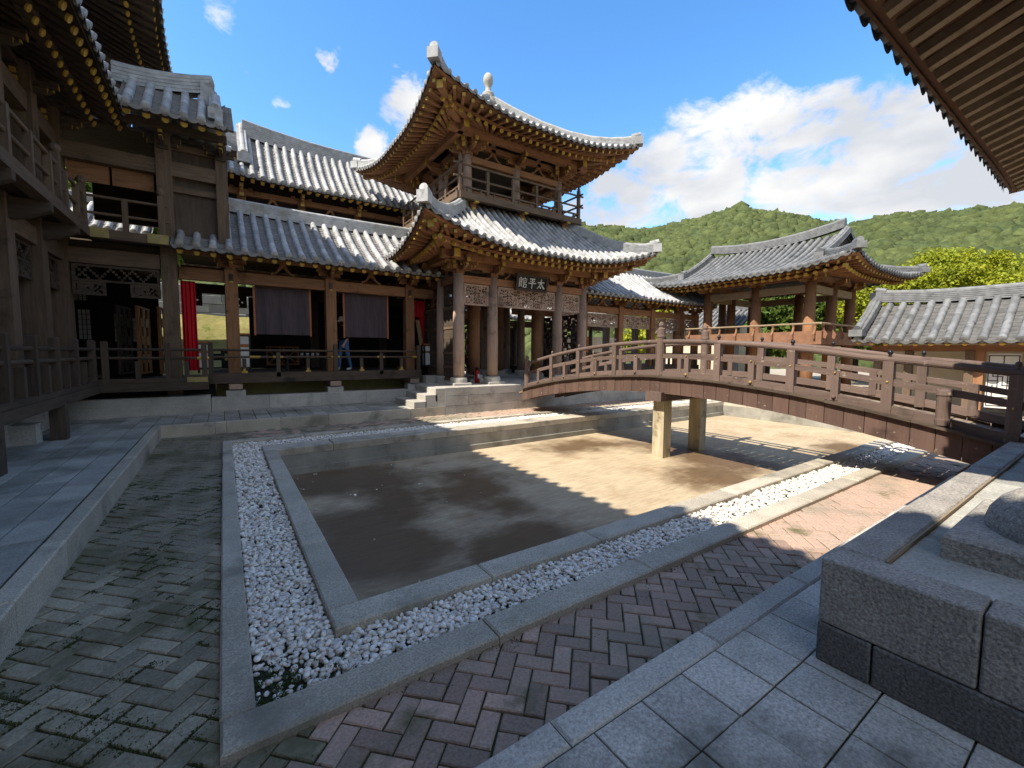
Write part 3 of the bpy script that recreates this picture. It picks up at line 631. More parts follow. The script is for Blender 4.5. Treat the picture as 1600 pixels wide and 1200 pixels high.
L_ = slabs(walk, -5.8, -1.27, -.4, 13.3, .302, .6, WZ, SLABD, stag=True)+slabs(walk, -1.27, 5.2, 11.35, 13.3, .302, .65, WZ, SLABD)
lay(walk, L_)
def kerbrow(th, ax, lo, hi, a, c, zb, zt, ln, m=GRAN, name='kerb_stone', ch=.012, start=0):
    t = lo+start
    k = lo
    while k < hi-.01:
        t1 = min(hi, (t if t > k+.05 else k+ln)); t = 0
        if hi-t1 < .25: t1 = hi
        g = .003
        if ax == 'x': box(name, th, m, k+g, t1-g, a, c, zb, zt+rng.normal(0, .002), ch=ch)
        else: box(name, th, m, a, c, k+g, t1-g, zb, zt+rng.normal(0, .002), ch=ch)
        k = t1
kerbrow(walk, 'y', -.4, 11.2, -1.26, -1.12, -.1, WZ+.002, 1.05, CURB)
kerbrow(walk, 'x', -1.26, 5.238, 11.2, 11.34, -.1, WZ+.002, 1.05, CURB)
nwalk = thing('near_walkway', 'granite slab walkway with kerb in the right foreground', 'walkway', (3, 0, 0), kind='structure')
b = MB(); b.bb(-1.1, 9.5, -4, 1.29, -.3, WZ-.012); part('bedding', b, JOINT, nwalk)
kerbrow(nwalk, 'x', .02, 9.6, 1.175, 1.315, -.1, WZ+.002, 1.07, GRAN)
L_ = []
for j in range(8):
    y1 = 1.17-.295*j
    for i in range(-3, 32):
        x0 = 1.79+.293*(i-6)
        L_.append(((x0+.004, x0+.289, y1-.291, y1-.004), WZ+rng.normal(0, .002), SLAB))
lay(nwalk, L_)
# ---- stone platform of the gate pavilion with side steps, far right court
plat = thing('stone_platform', 'pale granite block platform with side steps under the gate pavilion', 'platform', (9, 12, 0), kind='structure')
PT = .78; PYF = 11.2
box('platform_core', plat, GRAN, 5.27, 23.0, PYF+.1, 18.2, -.2, PT-.03)
for k, (z0, z1, off) in enumerate(((-.05, .25, .3), (.25, .54, .75), (.54, PT, .1))):
    x = 5.24; n_ = 0
    while x < 16.2:
        ln = (off if n_ == 0 else random.choice([.75, .95, 1.15])); x1 = x+max(.35, ln)
        box('stone_block', plat, GRAN, x+.003, x1-.003, PYF+rng.normal(0, .002), PYF+.35, z0+.002, z1-.002, ch=.008); x = x1; n_ += 1
kerbrow(plat, 'y', PYF+.36, 16.5, 5.2, 5.5, .25, PT, 1.0)
L_ = slabs(plat, 5.5, 14.2, PYF+.35, 18.1, .45, .45, PT, SLAB); lay(plat, L_, 60)
for k, (x0, zt) in enumerate(((4.31, .425), (4.64, .60), (4.95, PT-.005))):
    for j, (y0, y1) in enumerate(((PYF, 12.0), (12.0, 12.75))): box('step_stone', plat, GRAN, x0, x0+.36, y0+.003, y1-.003, .25 if k < 2 else .4, zt, ch=.012)
box('step_stone', plat, GRAN, 5.003, 5.238, PYF+.004, 12.74, .245, .398)
sheet('far_court', 16.9, 60, -30, 45, -.02, SAND, label='pale sandy court beyond the right end of the pond')
sheet('rear_yard', -40, 16.9, 18.2, 45, .1, SAND, label='ground behind the far buildings')

# ================================================================== GATE PAVILION (two storeys, square)
PCX, PCY = 8.645, 14.55
pav = thing('gate_pavilion', 'two-storey timber gate pavilion with upswept grey tile roofs and finial', 'pavilion', (PCX, PCY, PT))
offs = (-2.575, -1.35, 1.385, 2.575)
for i, a in enumerate(offs):
    for j, c in enumerate(offs):
        if i in (1, 2) and j in (1, 2): column(pav, 'warm', PCX+a, PCY+c, PT+.24, 5.4, .2, pad=.3)
        elif i in (0, 3) or j in (0, 3): column(pav, 'grey', PCX+a, PCY+c, PT+.24, 4.2, .175, pad=.27)
# tie beams, bracket sets and eave purlins
def sides(h): return [((PCX-h, PCY-h), (PCX+h, PCY-h)), ((PCX-h, PCY+h), (PCX-h, PCY-h)), ((PCX+h, PCY-h), (PCX+h, PCY+h)), ((PCX+h, PCY+h), (PCX-h, PCY+h))]
for (a, c) in sides(2.575):
    beam('tie_beam', pav, 'warm', (*a, 4.06), (*c, 4.06), .2, .22); 
for h, z, hh in ((2.575, 4.5, .2), (3.0, 4.66, .24)):
    for (a, c) in sides(h):
        d = (V3((*c, 0))-V3((*a, 0))).normalized()*.35; beam('purlin', pav, 'warm', V3((*a, z))-d, V3((*c, z))+d, .2, hh, gold=True)
for i, a in enumerate(offs):
    for j, c in enumerate(offs):
        if i in (0, 3) or j in (0, 3):
            rot = 0 if j in (0, 3) and i not in (0, 3) else (math.pi/2 if i in (0, 3) and j not in (0, 3) else math.pi/4)
            bracket(pav, 'warm', PCX+a, PCY+c, 4.2, .8, rot if rot != math.pi/4 else 0)
            if rot == math.pi/4: bracket(pav, 'warm', PCX+a, PCY+c, 4.21, .72, rot)
for x in (-.6, .65): vstrut(pav, 'warm', (PCX+x, PCY-2.575, 4.18), (1, 0, 0), .34)
pn = [(-2.4, -1.53), (-1.17, 1.21), (1.56, 2.4)]
for k, (a, c) in enumerate(pn):
    openwork('carved_panel', pav, (PCX+a, PCY-2.6, 0), (PCX+c, PCY-2.6, 0), 3.28, 3.93, WD('grey', 'x'), .027)
    openwork('carved_panel', pav, (PCX+c, PCY+2.575, 0), (PCX+a, PCY+2.575, 0), 3.28, 3.93, WD('warm', 'x'), .07)
    openwork('carved_panel', pav, (PCX-2.575, PCY-a, 0), (PCX-2.575, PCY-c, 0), 3.28, 3.93, WD('dark', 'y'), .07)
# side leaves folded against the left bay, inner stair, threshold and ceiling
box('ceiling', pav, WD('dark', 'x'), PCX-2.5, PCX+2.5, PCY-2.5, PCY+2.5, 4.3, 4.38)
for y in (-2.0, -.9, .3, 1.4):
    pn_ = box('side_panel', pav, WD('dark', 'y'), PCX-2.6, PCX-2.55, PCY+y-.54, PCY+y+.54, PT+.1, 3.25); b = MB()
    for z in (PT+.14, PT+.55, PT+1.0, PT+1.8, 3.2): b.bb(PCX-2.625, PCX-2.601, PCY+y-.54, PCY+y+.54, z-.035, z+.035)
    part('panel_rail', b, WD('old', 'y'), pn_)
for y in (-2.0, -.9): openwork('side_panel', pav, (PCX+2.5, PCY+y+.5, 0), (PCX+2.5, PCY+y-.5, 0), PT+.1, 3.25, WD('dark', 'y'), .07, pat=0)
b = MB()
for k in range(10): b.bb(PCX-2.2, PCX-1.5, PCY-1.6+.25*k, PCY-1.33+.25*k, PT+.22*k+.15, PT+.22*k+.21)
b.beam((PCX-1.45, PCY-1.7, PT+.1), (PCX-1.45, PCY+1.2, PT+2.5), .06, .2); part('stair', b, WD('dark', 'x'), pav)
openwork('stair_screen', pav, (PCX-1.42, PCY-1.5, 0), (PCX-1.42, PCY+.4, 0), PT+.9, PT+1.9, WD('dark', 'y'), .05, pat=3)
# lower roof: four hipped faces
def four(h0):
    return [((PCX, PCY-h0), (1, 0, 0), (0, 1, 0), 0), ((PCX-h0, PCY), (0, -1, 0), (1, 0, 0), 1), ((PCX+h0, PCY), (0, 1, 0), (-1, 0, 0), 2), ((PCX, PCY+h0), (-1, 0, 0), (0, -1, 0), 3)]
rf = Roof(pav)
H0, D0 = 4.2, 2.15
pf = lambda v: 4.8+1.7*(.82*(v/D0)+.18*(v/D0)**2)
for (o, eu, ev, k) in four(H0):
    kw = dict(L=H0, D=D0, prof=pf, lift=.62, push=.24, cz=3.2, flat=.3)
    pos = rf.face((*o, 0), eu, ev, pitch=.25, r=.062, seg=.26, prio=k, soff=1.55, **kw)
    if k < 3:
        rf.rafters(pos, H0-.15, .27, .08, .95, .042, .17, .2, fan=2.2, square=True, prio=k, inner=.72)
        rf.rafters(pos, H0-.3, .27, .55, 1.5, .062, .35, .35, fan=2.6, prio=k, inner=.12)
    b = MB(); n = 26; g = [pos(-H0+.25+(2*H0-.5)*i/n, .56)-V3((0, 0, .255+pf(.56)-pf(0)-.3*.56)) for i in range(n+1)]     # board over the round rafter ends
    for i in range(n): b.beam(g[i], g[i+1], .07, .06)
    part('eave_strip', b, WD('warm', 'x'), pav)
    hp = [pos(H0-t*D0, t*D0) for t in (0, .12, .25, .4, .55, .7, .85, 1.)]
    if k < 3 or True: ridge(pav, [q+V3((0, 0, .02)) for q in hp], .26, .3, TILE, 6, 'hip_ridge', tip=True)
    ci = pos(H0-D0*.7, D0*.7); ci.z = 4.86; co = pos(H0-.22, .22)-V3((0, 0, .3))
    bb_ = MB(); bb_.beam(ci, ci.lerp(co, .62)-V3((0, 0, .06)), .2, .24, 0, ends=1); bb_.beam(ci+V3((0, 0, .2)), co, .17, .2, 0, ends=1); part('corner_beam', bb_, [WD('warm', 'x'), GOLD], pav)
rf.finish()
# balcony storey
BZ = 6.75
b = MB(); b.bb(PCX-2.1, PCX+2.1, PCY-2.1, PCY+2.1, 5.7, 6.5); part('upper_wall_base', b, WD('dark', 'x'), pav)
h = 2.49
for (a, c) in sides(h): beam('balcony_beam', pav, 'old', (*a, BZ-.12), (*c, BZ-.12), .16, .2)
box('balcony_floor', pav, WD('dark', 'x'), PCX-h+.05, PCX+h-.05, PCY-h+.05, PCY+h-.05, BZ-.1, BZ-.03)
for (a, c) in sides(2.0): beam('upper_sill', pav, 'warm', (*a, 6.42), (*c, 6.42), .2, .2)
for sx in (-1.9, 0, 1.9):
    for (x, y) in ((PCX+sx, PCY-2.2), (PCX-2.2, PCY+sx), (PCX+2.2, PCY+sx)):
        b = MB(); b.box((x, y, 6.5), (.2, .2, .2)); b.box((x, y, 6.28), (.16, .16, .26)); ax = (0, -1) if abs(y-(PCY-2.2)) < .01 else ((-1, 0) if x < PCX else (1, 0))
        b.box((x+ax[0]*.2, y+ax[1]*.2, 6.56), (.14, .14, .14)); b.box((x+ax[0]*.275, y+ax[1]*.275, 6.56), (.15, .15, .15), 1); b.box((x+ax[0]*.09, y+ax[1]*.09, 6.28), (.12, .12, .2), 1)
        part('balcony_bracket', b, [WD('warm', 'z'), GOLD], pav)
def rail_run(th, p0, p1, z, kind, hts, rr, n, ph, pr=.04, posts=True, name='rail', gold=False, skip_ends=False, ext=0.):
    p0 = V3(p0); p1 = V3(p1); d = (p1-p0).normalized()*ext
    for hgt in hts:
        b = MB(); b.cyl(p0-d+V3((0, 0, z+hgt)), p1+d+V3((0, 0, z+hgt)), rr, rr, 8); dd = p1-p0; part(name, b, WD(kind, 'x' if abs(dd.x) > abs(dd.y) else 'y'), th)
    if posts:
        for i in range(n+1):
            if skip_ends and i in (0, n): continue
            q = p0.lerp(p1, i/n); b = MB(); b.bb(q.x-pr, q.x+pr, q.y-pr, q.y+pr, z, z+ph); part('post', b, WD(kind, 'z'), th)
for q, (a, c) in enumerate(sides(h-.05)[:3]):
    rail_run(pav, (*a, 0), (*c, 0), BZ-.03, 'old', (.47, .86), .035, 5, .8, .045, ext=.22)
    for i in range(10):
        t = (i+.5)/10; p = V3((*a, 0)).lerp(V3((*c, 0)), t); b = MB(); b.bb(p.x-.025, p.x+.025, p.y-.025, p.y+.025, BZ-.02, BZ+.16); part('baluster', b, WD('old', 'z'), pav)
    beam('bottom_rail', pav, 'old', V3((*a, BZ+.16)), V3((*c, BZ+.16)), .05, .05)
for (sx, sy) in ((-1, -1), (1, -1)):
    b = MB(); x, y = PCX+sx*(h-.05), PCY+sy*(h-.05); b.bb(x-.05, x+.05, y-.05, y+.05, BZ, BZ+1.02); b.lathe((x, y, BZ+1.02), [(.04, 0), (.06, .05), (.03, .1)], 8); part('corner_post', b, WD('old', 'z'), pav)
# upper storey body
for sx in (-1.9, 0, 1.9):
    for sy in (-1.9, 0, 1.9):
        if sx == 0 and sy == 0: continue
        column(pav, 'grey', PCX+sx, PCY+sy, BZ-.05, 8.15, .14)
for (a, c) in sides(1.9):
    beam('tie_beam', pav, 'warm', (*a, 8.02), (*c, 8.02), .16, .2); beam('sill_beam', pav, 'warm', (*a, BZ+.2), (*c, BZ+.2), .12, .2)
for (a, c) in sides(1.9):
    d = (V3((*c, 0))-V3((*a, 0))).normalized()*.45; beam('purlin', pav, 'warm', V3((*a, 8.5))-d, V3((*c, 8.5))+d, .16, .18, gold=True)
for (a, c) in sides(2.4):
    d = (V3((*c, 0))-V3((*a, 0))).normalized()*.4; beam('purlin', pav, 'warm', V3((*a, 8.62))-d, V3((*c, 8.62))+d, .18, .24, gold=True)
for sx in (-1.9, 0, 1.9):
    for sy in (-1.9, 0, 1.9):
        if sx == 0 and sy == 0: continue
        rot = 0 if sx == 0 else (math.pi/2 if sy == 0 else 0)
        bracket(pav, 'warm', PCX+sx, PCY+sy, 8.12, .75, rot)
        if sx and sy: bracket(pav, 'warm', PCX+sx, PCY+sy, 8.13, .8, math.pi/4)
for s_ in (-.95, .95):
    vstrut(pav, 'warm', (PCX+s_, PCY-1.9, 8.12), (1, 0, 0), .3); vstrut(pav, 'warm', (PCX-1.9, PCY+s_, 8.12), (0, 1, 0), .3)
    vstrut(pav, 'grey', (PCX+s_, PCY-1.9, 8.45), (1, 0, 0), .2)
box('upper_ceiling', pav, WD('dark', 'x'), PCX-1.85, PCX+1.85, PCY-1.85, PCY+1.85, 8.6, 8.66)
box('upper_back_wall', pav, SHADEW, PCX-1.0, PCX+1.0, PCY-.05, PCY+.05, BZ, 8.0)
H1, D1 = 3.72, 3.72
rf = Roof(pav)
pf2 = lambda v: 8.68+2.55*(.62*(v/D1)+.38*(v/D1)**2)
for (o, eu, ev, k) in four(H1):
    pos = rf.face((*o, 0), eu, ev, pitch=.25, r=.062, seg=.28, prio=k, soff=1.75, L=H1, D=D1, prof=pf2, lift=.52, push=.2, cz=3.0, flat=.32)
    if k < 3:
        rf.rafters(pos, H1-.15, .27, .08, 1.0, .042, .17, .2, fan=2.0, square=True, prio=k, inner=.72)
        rf.rafters(pos, H1-.3, .27, .6, 1.65, .062, .35, .35, fan=2.3, prio=k, inner=.12)
    b = MB(); n = 26; g = [pos(-H1+.25+(2*H1-.5)*i/n, .61)-V3((0, 0, .255+pf2(.61)-pf2(0)-.32*.61)) for i in range(n+1)]
    for i in range(n): b.beam(g[i], g[i+1], .07, .06)
    part('eave_strip', b, WD('warm', 'x'), pav)
    hp = [pos(H1-t*D1, t*D1) for t in (0, .08, .16, .28, .42, .6, .8, .97)]
    ridge(pav, [q+V3((0, 0, .02)) for q in hp], .26, .28, TILE, 6, 'hip_ridge', tip=True)
    ci = pos(H1-D1*.45, D1*.45); ci.z = 8.82; co = pos(H1-.22, .22)-V3((0, 0, .3))
    bb_ = MB(); bb_.beam(ci, ci.lerp(co, .62)-V3((0, 0, .06)), .2, .24, 0, ends=1); bb_.beam(ci+V3((0, 0, .2)), co, .17, .2, 0, ends=1); part('corner_beam', bb_, [WD('warm', 'x'), GOLD], pav)
rf.finish()
b = MB(); b.lathe((PCX, PCY, 11.08), [(.34, 0), (.36, .1), (.28, .16), (.3, .24), (.2, .32), (.24, .42), (.22, .47), (.11, .52), (.1, .72), (.17, .82), (.19, .95), (.17, 1.08), (.1, 1.18), (.02, 1.22)], 18)
part('finial', b, GRAN, pav, smooth=True)
# ---- name board
sg = thing('signboard', 'black name board with three white Chinese characters on the gate pavilion', 'signboard', (PCX-.05, PCY-2.75, 3.7))
R = Matrix.Rotation(math.radians(12), 3, 'X')
so_ = V3((PCX, PCY-2.86, 4.12)); ex = V3((1, 0, 0)); ez = R @ V3((0, 0, 1)); ey = R @ V3((0, -1, 0))
def sgp(x, z, d=0): return so_+ex*x+ez*z+ey*d
b = MB(); b.box(so_, (1.14, .05, .42), 0, R); part('board', b, mat('sign_black', (.012, .012, .012), rough=.5), sg)
b = MB()
for (x, z, w_, h_) in ((0, .235, 1.3, .07), (0, -.235, 1.3, .07), (-.615, 0, .07, .4), (.615, 0, .07, .4)): b.box(sgp(x, z, .02), (w_, .09, h_), 0, R)
part('frame', b, mat('sign_frame', (.06, .035, .025), rough=.6), sg)
SIGNW = mat('sign_white', (.8, .8, .76), rough=.7)
def stroke(b, pts, w0, w1, cx, s, d):
    pts = [(p[0]*s+cx, p[1]*s) for p in pts]; n = len(pts); l_ = []; r_ = []
    for i, p in enumerate(pts):
        q0 = pts[max(0, i-1)]; q1 = pts[min(n-1, i+1)]; dx, dy = q1[0]-q0[0], q1[1]-q0[1]; ll = math.hypot(dx, dy) or 1; ww = (w0+(w1-w0)*i/(n-1))*s/2
        l_.append((p[0]-dy/ll*ww, p[1]+dx/ll*ww)); r_.append((p[0]+dy/ll*ww, p[1]-dx/ll*ww))
    poly = [sgp(x, z, d) for x, z in l_+r_[::-1]]; k = len(poly); low = [q-ey*.012 for q in poly]
    b.add(poly+low, [(i, i+1, k-2-i, k-1-i) for i in range(n-1)]+[(i, k+i, k+(i+1) % k, (i+1) % k) for i in range(k)])
GL = {'tai': [([(-.8, .28), (.8, .38)], .2, .16), ([(.0, .95), (-.05, .3), (-.35, -.4), (-.85, -.9)], .22, .12), ([(.02, .25), (.35, -.3), (.95, -.85)], .12, .26), ([(-.15, -.5), (.12, -.78)], .2, .26)],
      'ping': [([(-.65, .8), (.65, .86)], .18, .16), ([(-.45, .52), (-.28, .22)], .16, .2), ([(.48, .58), (.25, .22)], .2, .12), ([(-.9, -.02), (.9, .06)], .18, .16), ([(.02, .82), (.02, 0), (.0, -1.0)], .2, .16)],
      'guan': [([(-.5, .95), (-.95, .4)], .18, .1), ([(-.5, .95), (-.1, .5)], .12, .18), ([(-.72, .42), (-.2, .44)], .12, .12), ([(-.74, .4), (-.74, -.85), (-.4, -.62)], .16, .1), ([(-.72, .12), (-.24, .12)], .11, .11), ([(-.72, -.2), (-.24, -.2)], .11, .11), ([(-.22, .44), (-.22, -.22)], .14, .14), ([(-.42, -.3), (-.15, -.75)], .12, .18),
               ([(.4, 1.0), (.42, .76)], .18, .14), ([(0., .72), (.92, .72), (.88, .5)], .13, .12), ([(.02, .72), (-.02, .45)], .14, .1), ([(.2, .42), (.2, -.95)], .16, .15), ([(.2, .42), (.75, .42), (.75, .02)], .12, .12), ([(.2, .02), (.75, .02)], .12, .12), ([(.2, -.3), (.82, -.3), (.82, -.85)], .12, .14), ([(.2, -.85), (.82, -.85)], .12, .12)]}
for nm, cx in (('guan', -.38), ('ping', 0.01), ('tai', .38)):
    b = MB()
    for i, (p, w0, w1) in enumerate(GL[nm]): stroke(b, p, w0, w1, cx, .172, .032+.0013*i)
    part('character', b, SIGNW, sg)

# ================================================================== LEFT GALLERY between the left building and the pavilion
DZ = 1.22
gal = thing('gallery', 'open timber gallery with grey tile roof left of the gate pavilion', 'gallery', (2.7, 15.4, .25))
GX = (.24, 2.73, 5.18, 6.2)
kerbrow(gal, 'x', -.3, 5.3, 13.32, 13.7, WZ-.02, .6, 1.3, GRAN, 'plinth_stone')
box('plinth_core', gal, GRAN, -.6, 5.4, 13.69, 17.4, WZ, .55); box('plinth_fill', gal, GRAN, -.6, -.29, 13.36, 13.69, WZ, .54)
for x in GX:
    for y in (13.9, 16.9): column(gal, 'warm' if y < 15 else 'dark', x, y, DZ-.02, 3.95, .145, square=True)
for x in GX[:3]:
    b = MB(); b.bb(x-.22, x+.22, 13.42, 13.82, .6, .76, ch=.01); part('pad_stone', b, GRAN, gal)
    beam('floor_joist', gal, 'grey', (x, 13.38, .86), (x, 17.2, .86), .3, .14)
for k, (x0, x1) in enumerate(((-.33, 2.6), (2.6, 5.42))): beam('deck_beam', gal, 'dark', (x0, 13.48, 1.085), (x1, 13.48, 1.085), .16, .27)
for k in range(26): box('floor_plank', gal, WD('dark', 'y'), -.33+k*.222, -.33+k*.222+.216, 13.56, 17.2, DZ-.09, DZ-.02)
b = MB(); b.bb(-.2, 5.3, 14.4, 14.5, .56, 1.0); part('under_floor_wall', b, mat('ochre_board', (.3, .25, .1), (.24, .2, .08), rough=.8), gal)
for y in (13.9, 16.9):
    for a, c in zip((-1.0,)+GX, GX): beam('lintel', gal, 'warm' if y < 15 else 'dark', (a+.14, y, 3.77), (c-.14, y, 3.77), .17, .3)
    beam('purlin', gal, 'warm', (-1., y, 4.36), (6.2, y, 4.36), .18, .18)
for x in GX:
    bracket(gal, 'warm', x, 13.9, 3.93, .62)
    beam('cross_beam', gal, 'dark', (x, 13.9, 3.9), (x, 16.9, 3.9), .16, .24)
    b = MB(); b.box((x, 13.74, 3.74), (.1, .03, .2)); b.box((x, 13.735, 3.63), (.085, .03, .05), 1); part('beam_end', b, [WD('dark', 'z'), GOLD], gal)
for a, c in zip(GX, GX[1:3]): vstrut(gal, 'warm', ((a+c)/2, 13.9, 3.92), (1, 0, 0), .3)
box('ceiling', gal, WD('dark', 'x'), -.9, 6.2, 13.95, 16.85, 4.5, 4.56)
# rear side: closed boards with one open bay
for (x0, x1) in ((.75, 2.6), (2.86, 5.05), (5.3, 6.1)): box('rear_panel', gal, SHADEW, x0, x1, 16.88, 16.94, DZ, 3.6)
for x in (-.7, .5): openwork('corner_scroll', gal, (x-.2, 16.85, 0), (x+.2, 16.85, 0), 3.22, 3.63, WD('dark', 'x'), .045)
openwork('lattice_wall', gal, (1.2, 16.7, 0), (2.2, 16.7, 0), DZ+.1, DZ+.75, ORW, .05, pat=3)
openwork('lattice_wall', gal, (3.6, 16.6, 0), (4.4, 16.6, 0), DZ+.4, DZ+.8, WD('dark', 'x'), .06, pat=3)
openwork('rear_balustrade', gal, (-.95, 16.9, 0), (.6, 16.9, 0), DZ, DZ+.65, LACQ, .1, pat=1)
rf = Roof(gal)
gp = lambda v: 4.3+1.62*(.78*(v/2.4)+.22*(v/2.4)**2)
pos = rf.face((2.7, 13.0, 0), (1, 0, 0), (0, 1, 0), 3.65, 2.4, gp, ends=(0, 0), pitch=.332, r=.082, seg=.36, step=.1, soff=1.2)
rf.face((2.7, 17.8, 0), (-1, 0, 0), (0, -1, 0), 3.65, 2.4, gp, ends=(0, 0), pitch=.332, r=.082, seg=.5, step=.4, prio=5)
rf.rafters(pos, 3.65, .332, .08, 1.25, .06, .17, .2)
rf.finish()
ridge(gal, [(-.95+.5*i, 15.4, 5.9-.05*math.sin(i/14*math.pi)) for i in range(15)], .3, .36, TILE, 5)
# balustrade on the deck edge
rz = DZ
for (x0, x1) in ((-.3, 2.75), (2.75, 5.36)):
    rail_run(gal, (x0, 13.46, 0), (x1, 13.46, 0), rz, 'dark', (.42, .6), .03, 1, .0, posts=False)
for x in (-.28, 2.75, 5.32): box('rail_post', gal, WD('dark', 'z'), x-.055, x+.055, 13.39, 13.5, .98, rz+.8, ch=.02)
for x in (1.25, 4.1): box('rail_post', gal, WD('dark', 'z'), x-.05, x+.05, 13.40, 13.5, 1.1, rz+.55)
for x in (.45, 2.0, 3.5, 4.75):
    b = MB(); b.bb(x-.045, x+.045, 13.42, 13.5, rz, rz+.38); b.bb(x-.07, x+.07, 13.405, 13.515, rz-.005, rz+.04, 1); b.bb(x-.025, x+.025, 13.41, 13.51, rz+.03, rz+.11, 1); part('short_post', b, [WD('dark', 'z'), GOLD], gal)
for x in (.7, 1.25, 2.75, 4.1, 5.25):
    b = MB(); b.cyl((x-.12, 13.46, rz+.42), (x+.12, 13.46, rz+.42), .034, .034, 8); part('rail_sleeve', b, GOLD, gal)
b = MB(); b.bb(5.5, 6.05, 13.2, 13.6, PT, PT+.24, ch=.012); part('stone_seat', b, GRAN, gal); b = MB(); b.bb(6.05, 6.35, 13.15, 13.5, PT, PT+.2, ch=.012); part('stone_seat', b, GRAN, gal)
# ================================================================== RIGHT GALLERY
gr = thing('gallery', 'carved-panel timber gallery with tile roof behind the footbridge', 'gallery', (16.7, 15.4, PT))
RXs = (13.1, 15.4, 17.7, 20.1, 21.4)
for x in RXs:
    for y in (13.9, 16.9): column(gr, 'warm' if y < 15 else 'grey', x, y, PT, 3.95, .14, square=True)
    bracket(gr, 'warm', x, 13.9, 3.93, .6)
for y in (13.9, 16.9):
    for a, c in zip((11.3,)+RXs, RXs): beam('lintel', gr, 'warm', (a+.1, y, 3.75), (c-.1, y, 3.75), .16, .28)
    beam('purlin', gr, 'warm', (11.3, y, 4.36), (21.7, y, 4.36), .18, .18)
for a, c in zip((11.4,)+RXs, RXs[:4]):
    openwork('carved_panel', gr, (a+.16, 13.88, 0), (c-.16, 13.88, 0), 2.98, 3.58, WD('grey', 'x'), .04)
    vstrut(gr, 'warm', ((a+c)/2, 13.9, 3.9), (1, 0, 0), .3)
openwork('carved_panel', gr, (20.25, 13.88, 0), (21.25, 13.88, 0), 2.98, 3.58, WD('grey', 'x'), .04)
box('floor', gr, WD('dark', 'x'), 11.4, 21.6, 13.7, 17.1, PT+.02, PT+.42)
for x0 in (11.4, 13.3, 15.6, 17.9, 20.2): rail_run(gr, (x0, 13.7, 0), (x0+2.1, 13.7, 0), PT+.42, 'dark', (.4, .6), .03, 2, .62, .045)
rf = Roof(gr)
pos = rf.face((16.75, 13.0, 0), (1, 0, 0), (0, 1, 0), 5.15, 2.4, gp, ends=(0, 0), pitch=.31, r=.075, seg=.4, step=.2, soff=1.2)
rf.face((16.75, 17.8, 0), (-1, 0, 0), (0, -1, 0), 5.15, 2.4, gp, ends=(0, 0), pitch=.31, r=.075, seg=.6, step=.5, prio=5)
rf.rafters(pos, 5.15, .31, .08, 1.25, .06, .17, .2)
rf.finish()
ridge(gr, [(11.5+.5*i, 15.4, 5.9-.06*math.sin(i/20*math.pi)) for i in range(21)], .3, .36, TILE, 5)
ridge(gr, [pos(5.0, v)+V3((0, 0, .05)) for v in (.1, .5, 1, 1.5, 2, 2.4)], .32, .26, TILE, 4, 'verge_ridge', tip=True)
b = MB(); b.prism([(13.3, 4.4), (17.5, 4.4), (15.4, 5.8)], (21.6, 0, 0), (0, 1, 0), (0, 0, 1), (1, 0, 0), .06); part('gable_board', b, WD('warm', 'y'), gr)
# ================================================================== GREAT HALL behind the left gallery
hall = thing('great_hall', 'tall hall with pale curved tile roof rising behind the gallery', 'hall', (3.5, 20, .1))
rf = Roof(hall)
hp_ = lambda v: 7.9+2.15*(.7*(v/2.1)+.3*(v/2.1)**2)
Lh = 4.9; hx = 3.7
vt = lambda u: 1.0 if u < .75-hx else 2.1
pos = rf.face((hx, 18, 0), (1, 0, 0), (0, 1, 0), Lh, 2.1, hp_, lift=.3, push=.1, cz=3.4, ends=(1, 0), vtop=vt, pitch=.31, r=.078, seg=.42, step=.14, soff=1.0)
rf.face((hx, 22.2, 0), (-1, 0, 0), (0, -1, 0), Lh, 2.1, hp_, ends=(0, 0), vtop=lambda u: 1.0 if u > hx-.75 else 2.1, pitch=.31, r=.078, seg=.7, step=.7, prio=5)
rf.rafters(pos, Lh, .31, .1, 1.0, .055, .16, .2)
rf.rafters(pos, Lh, .31, .38, 1.0, .055, .34, .36, square=True)
rf.finish()
ridge(hall, [(.9+.5*i, 20.1, 9.82+.24*max(0, 1-i/7)**2) for i in range(16)], .32, .6, TILE, 8, tip=False)
ridge(hall, [V3((.86, 20.1-2.1+v, hp_(v)+.08)) for v in (.75, 1.1, 1.5, 1.9, 2.15)], .34, .34, TILE, 6, 'verge_ridge', tip=True)
b = MB()
for k in range(9): b.bb(.35, .7, 19.2+.09*k, 21.0-.09*k, 9.0+.13*k, 9.09+.13*k)
part('gable_tiles', b, TILE, hall)
ridge(hall, [(-1.1+.4*i, 19.02, hp_(1.0)+.05) for i in range(5)], .3, .3, TILE, 4, 'skirt_ridge')
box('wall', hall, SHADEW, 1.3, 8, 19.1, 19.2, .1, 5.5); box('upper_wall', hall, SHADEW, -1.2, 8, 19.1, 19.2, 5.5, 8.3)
for x in (-1.1, .75, 2.75, 4.9, 7.0):
    column(hall, 'warm', x, 19.0, .1 if x > 1 else 5.4, 7.6, .16)
    bracket(hall, 'warm', x, 18.95, 7.45, .62)
    b = MB()
    for k in range(3): b.box((x, 18.78-.1*(k % 2), 7.75-.26*k), (.13, .03, .15), 0)
    part('bracket_ends', b, GOLD, hall)
for (z, hh) in ((7.62, .2), (7.1, .2), (6.5, .24)): beam('tie_beam', hall, 'warm', (-1.3, 18.98, z), (8, 18.98, z), .16, hh)
for x in (1.75, 3.8): vstrut(hall, 'warm', (x, 18.93, 7.2), (1, 0, 0), .32)
for x in (1.75, 3.8): box('louvre', hall, LACQ, x+.3, x+.9, 19.02, 19.09, 6.65, 6.98)
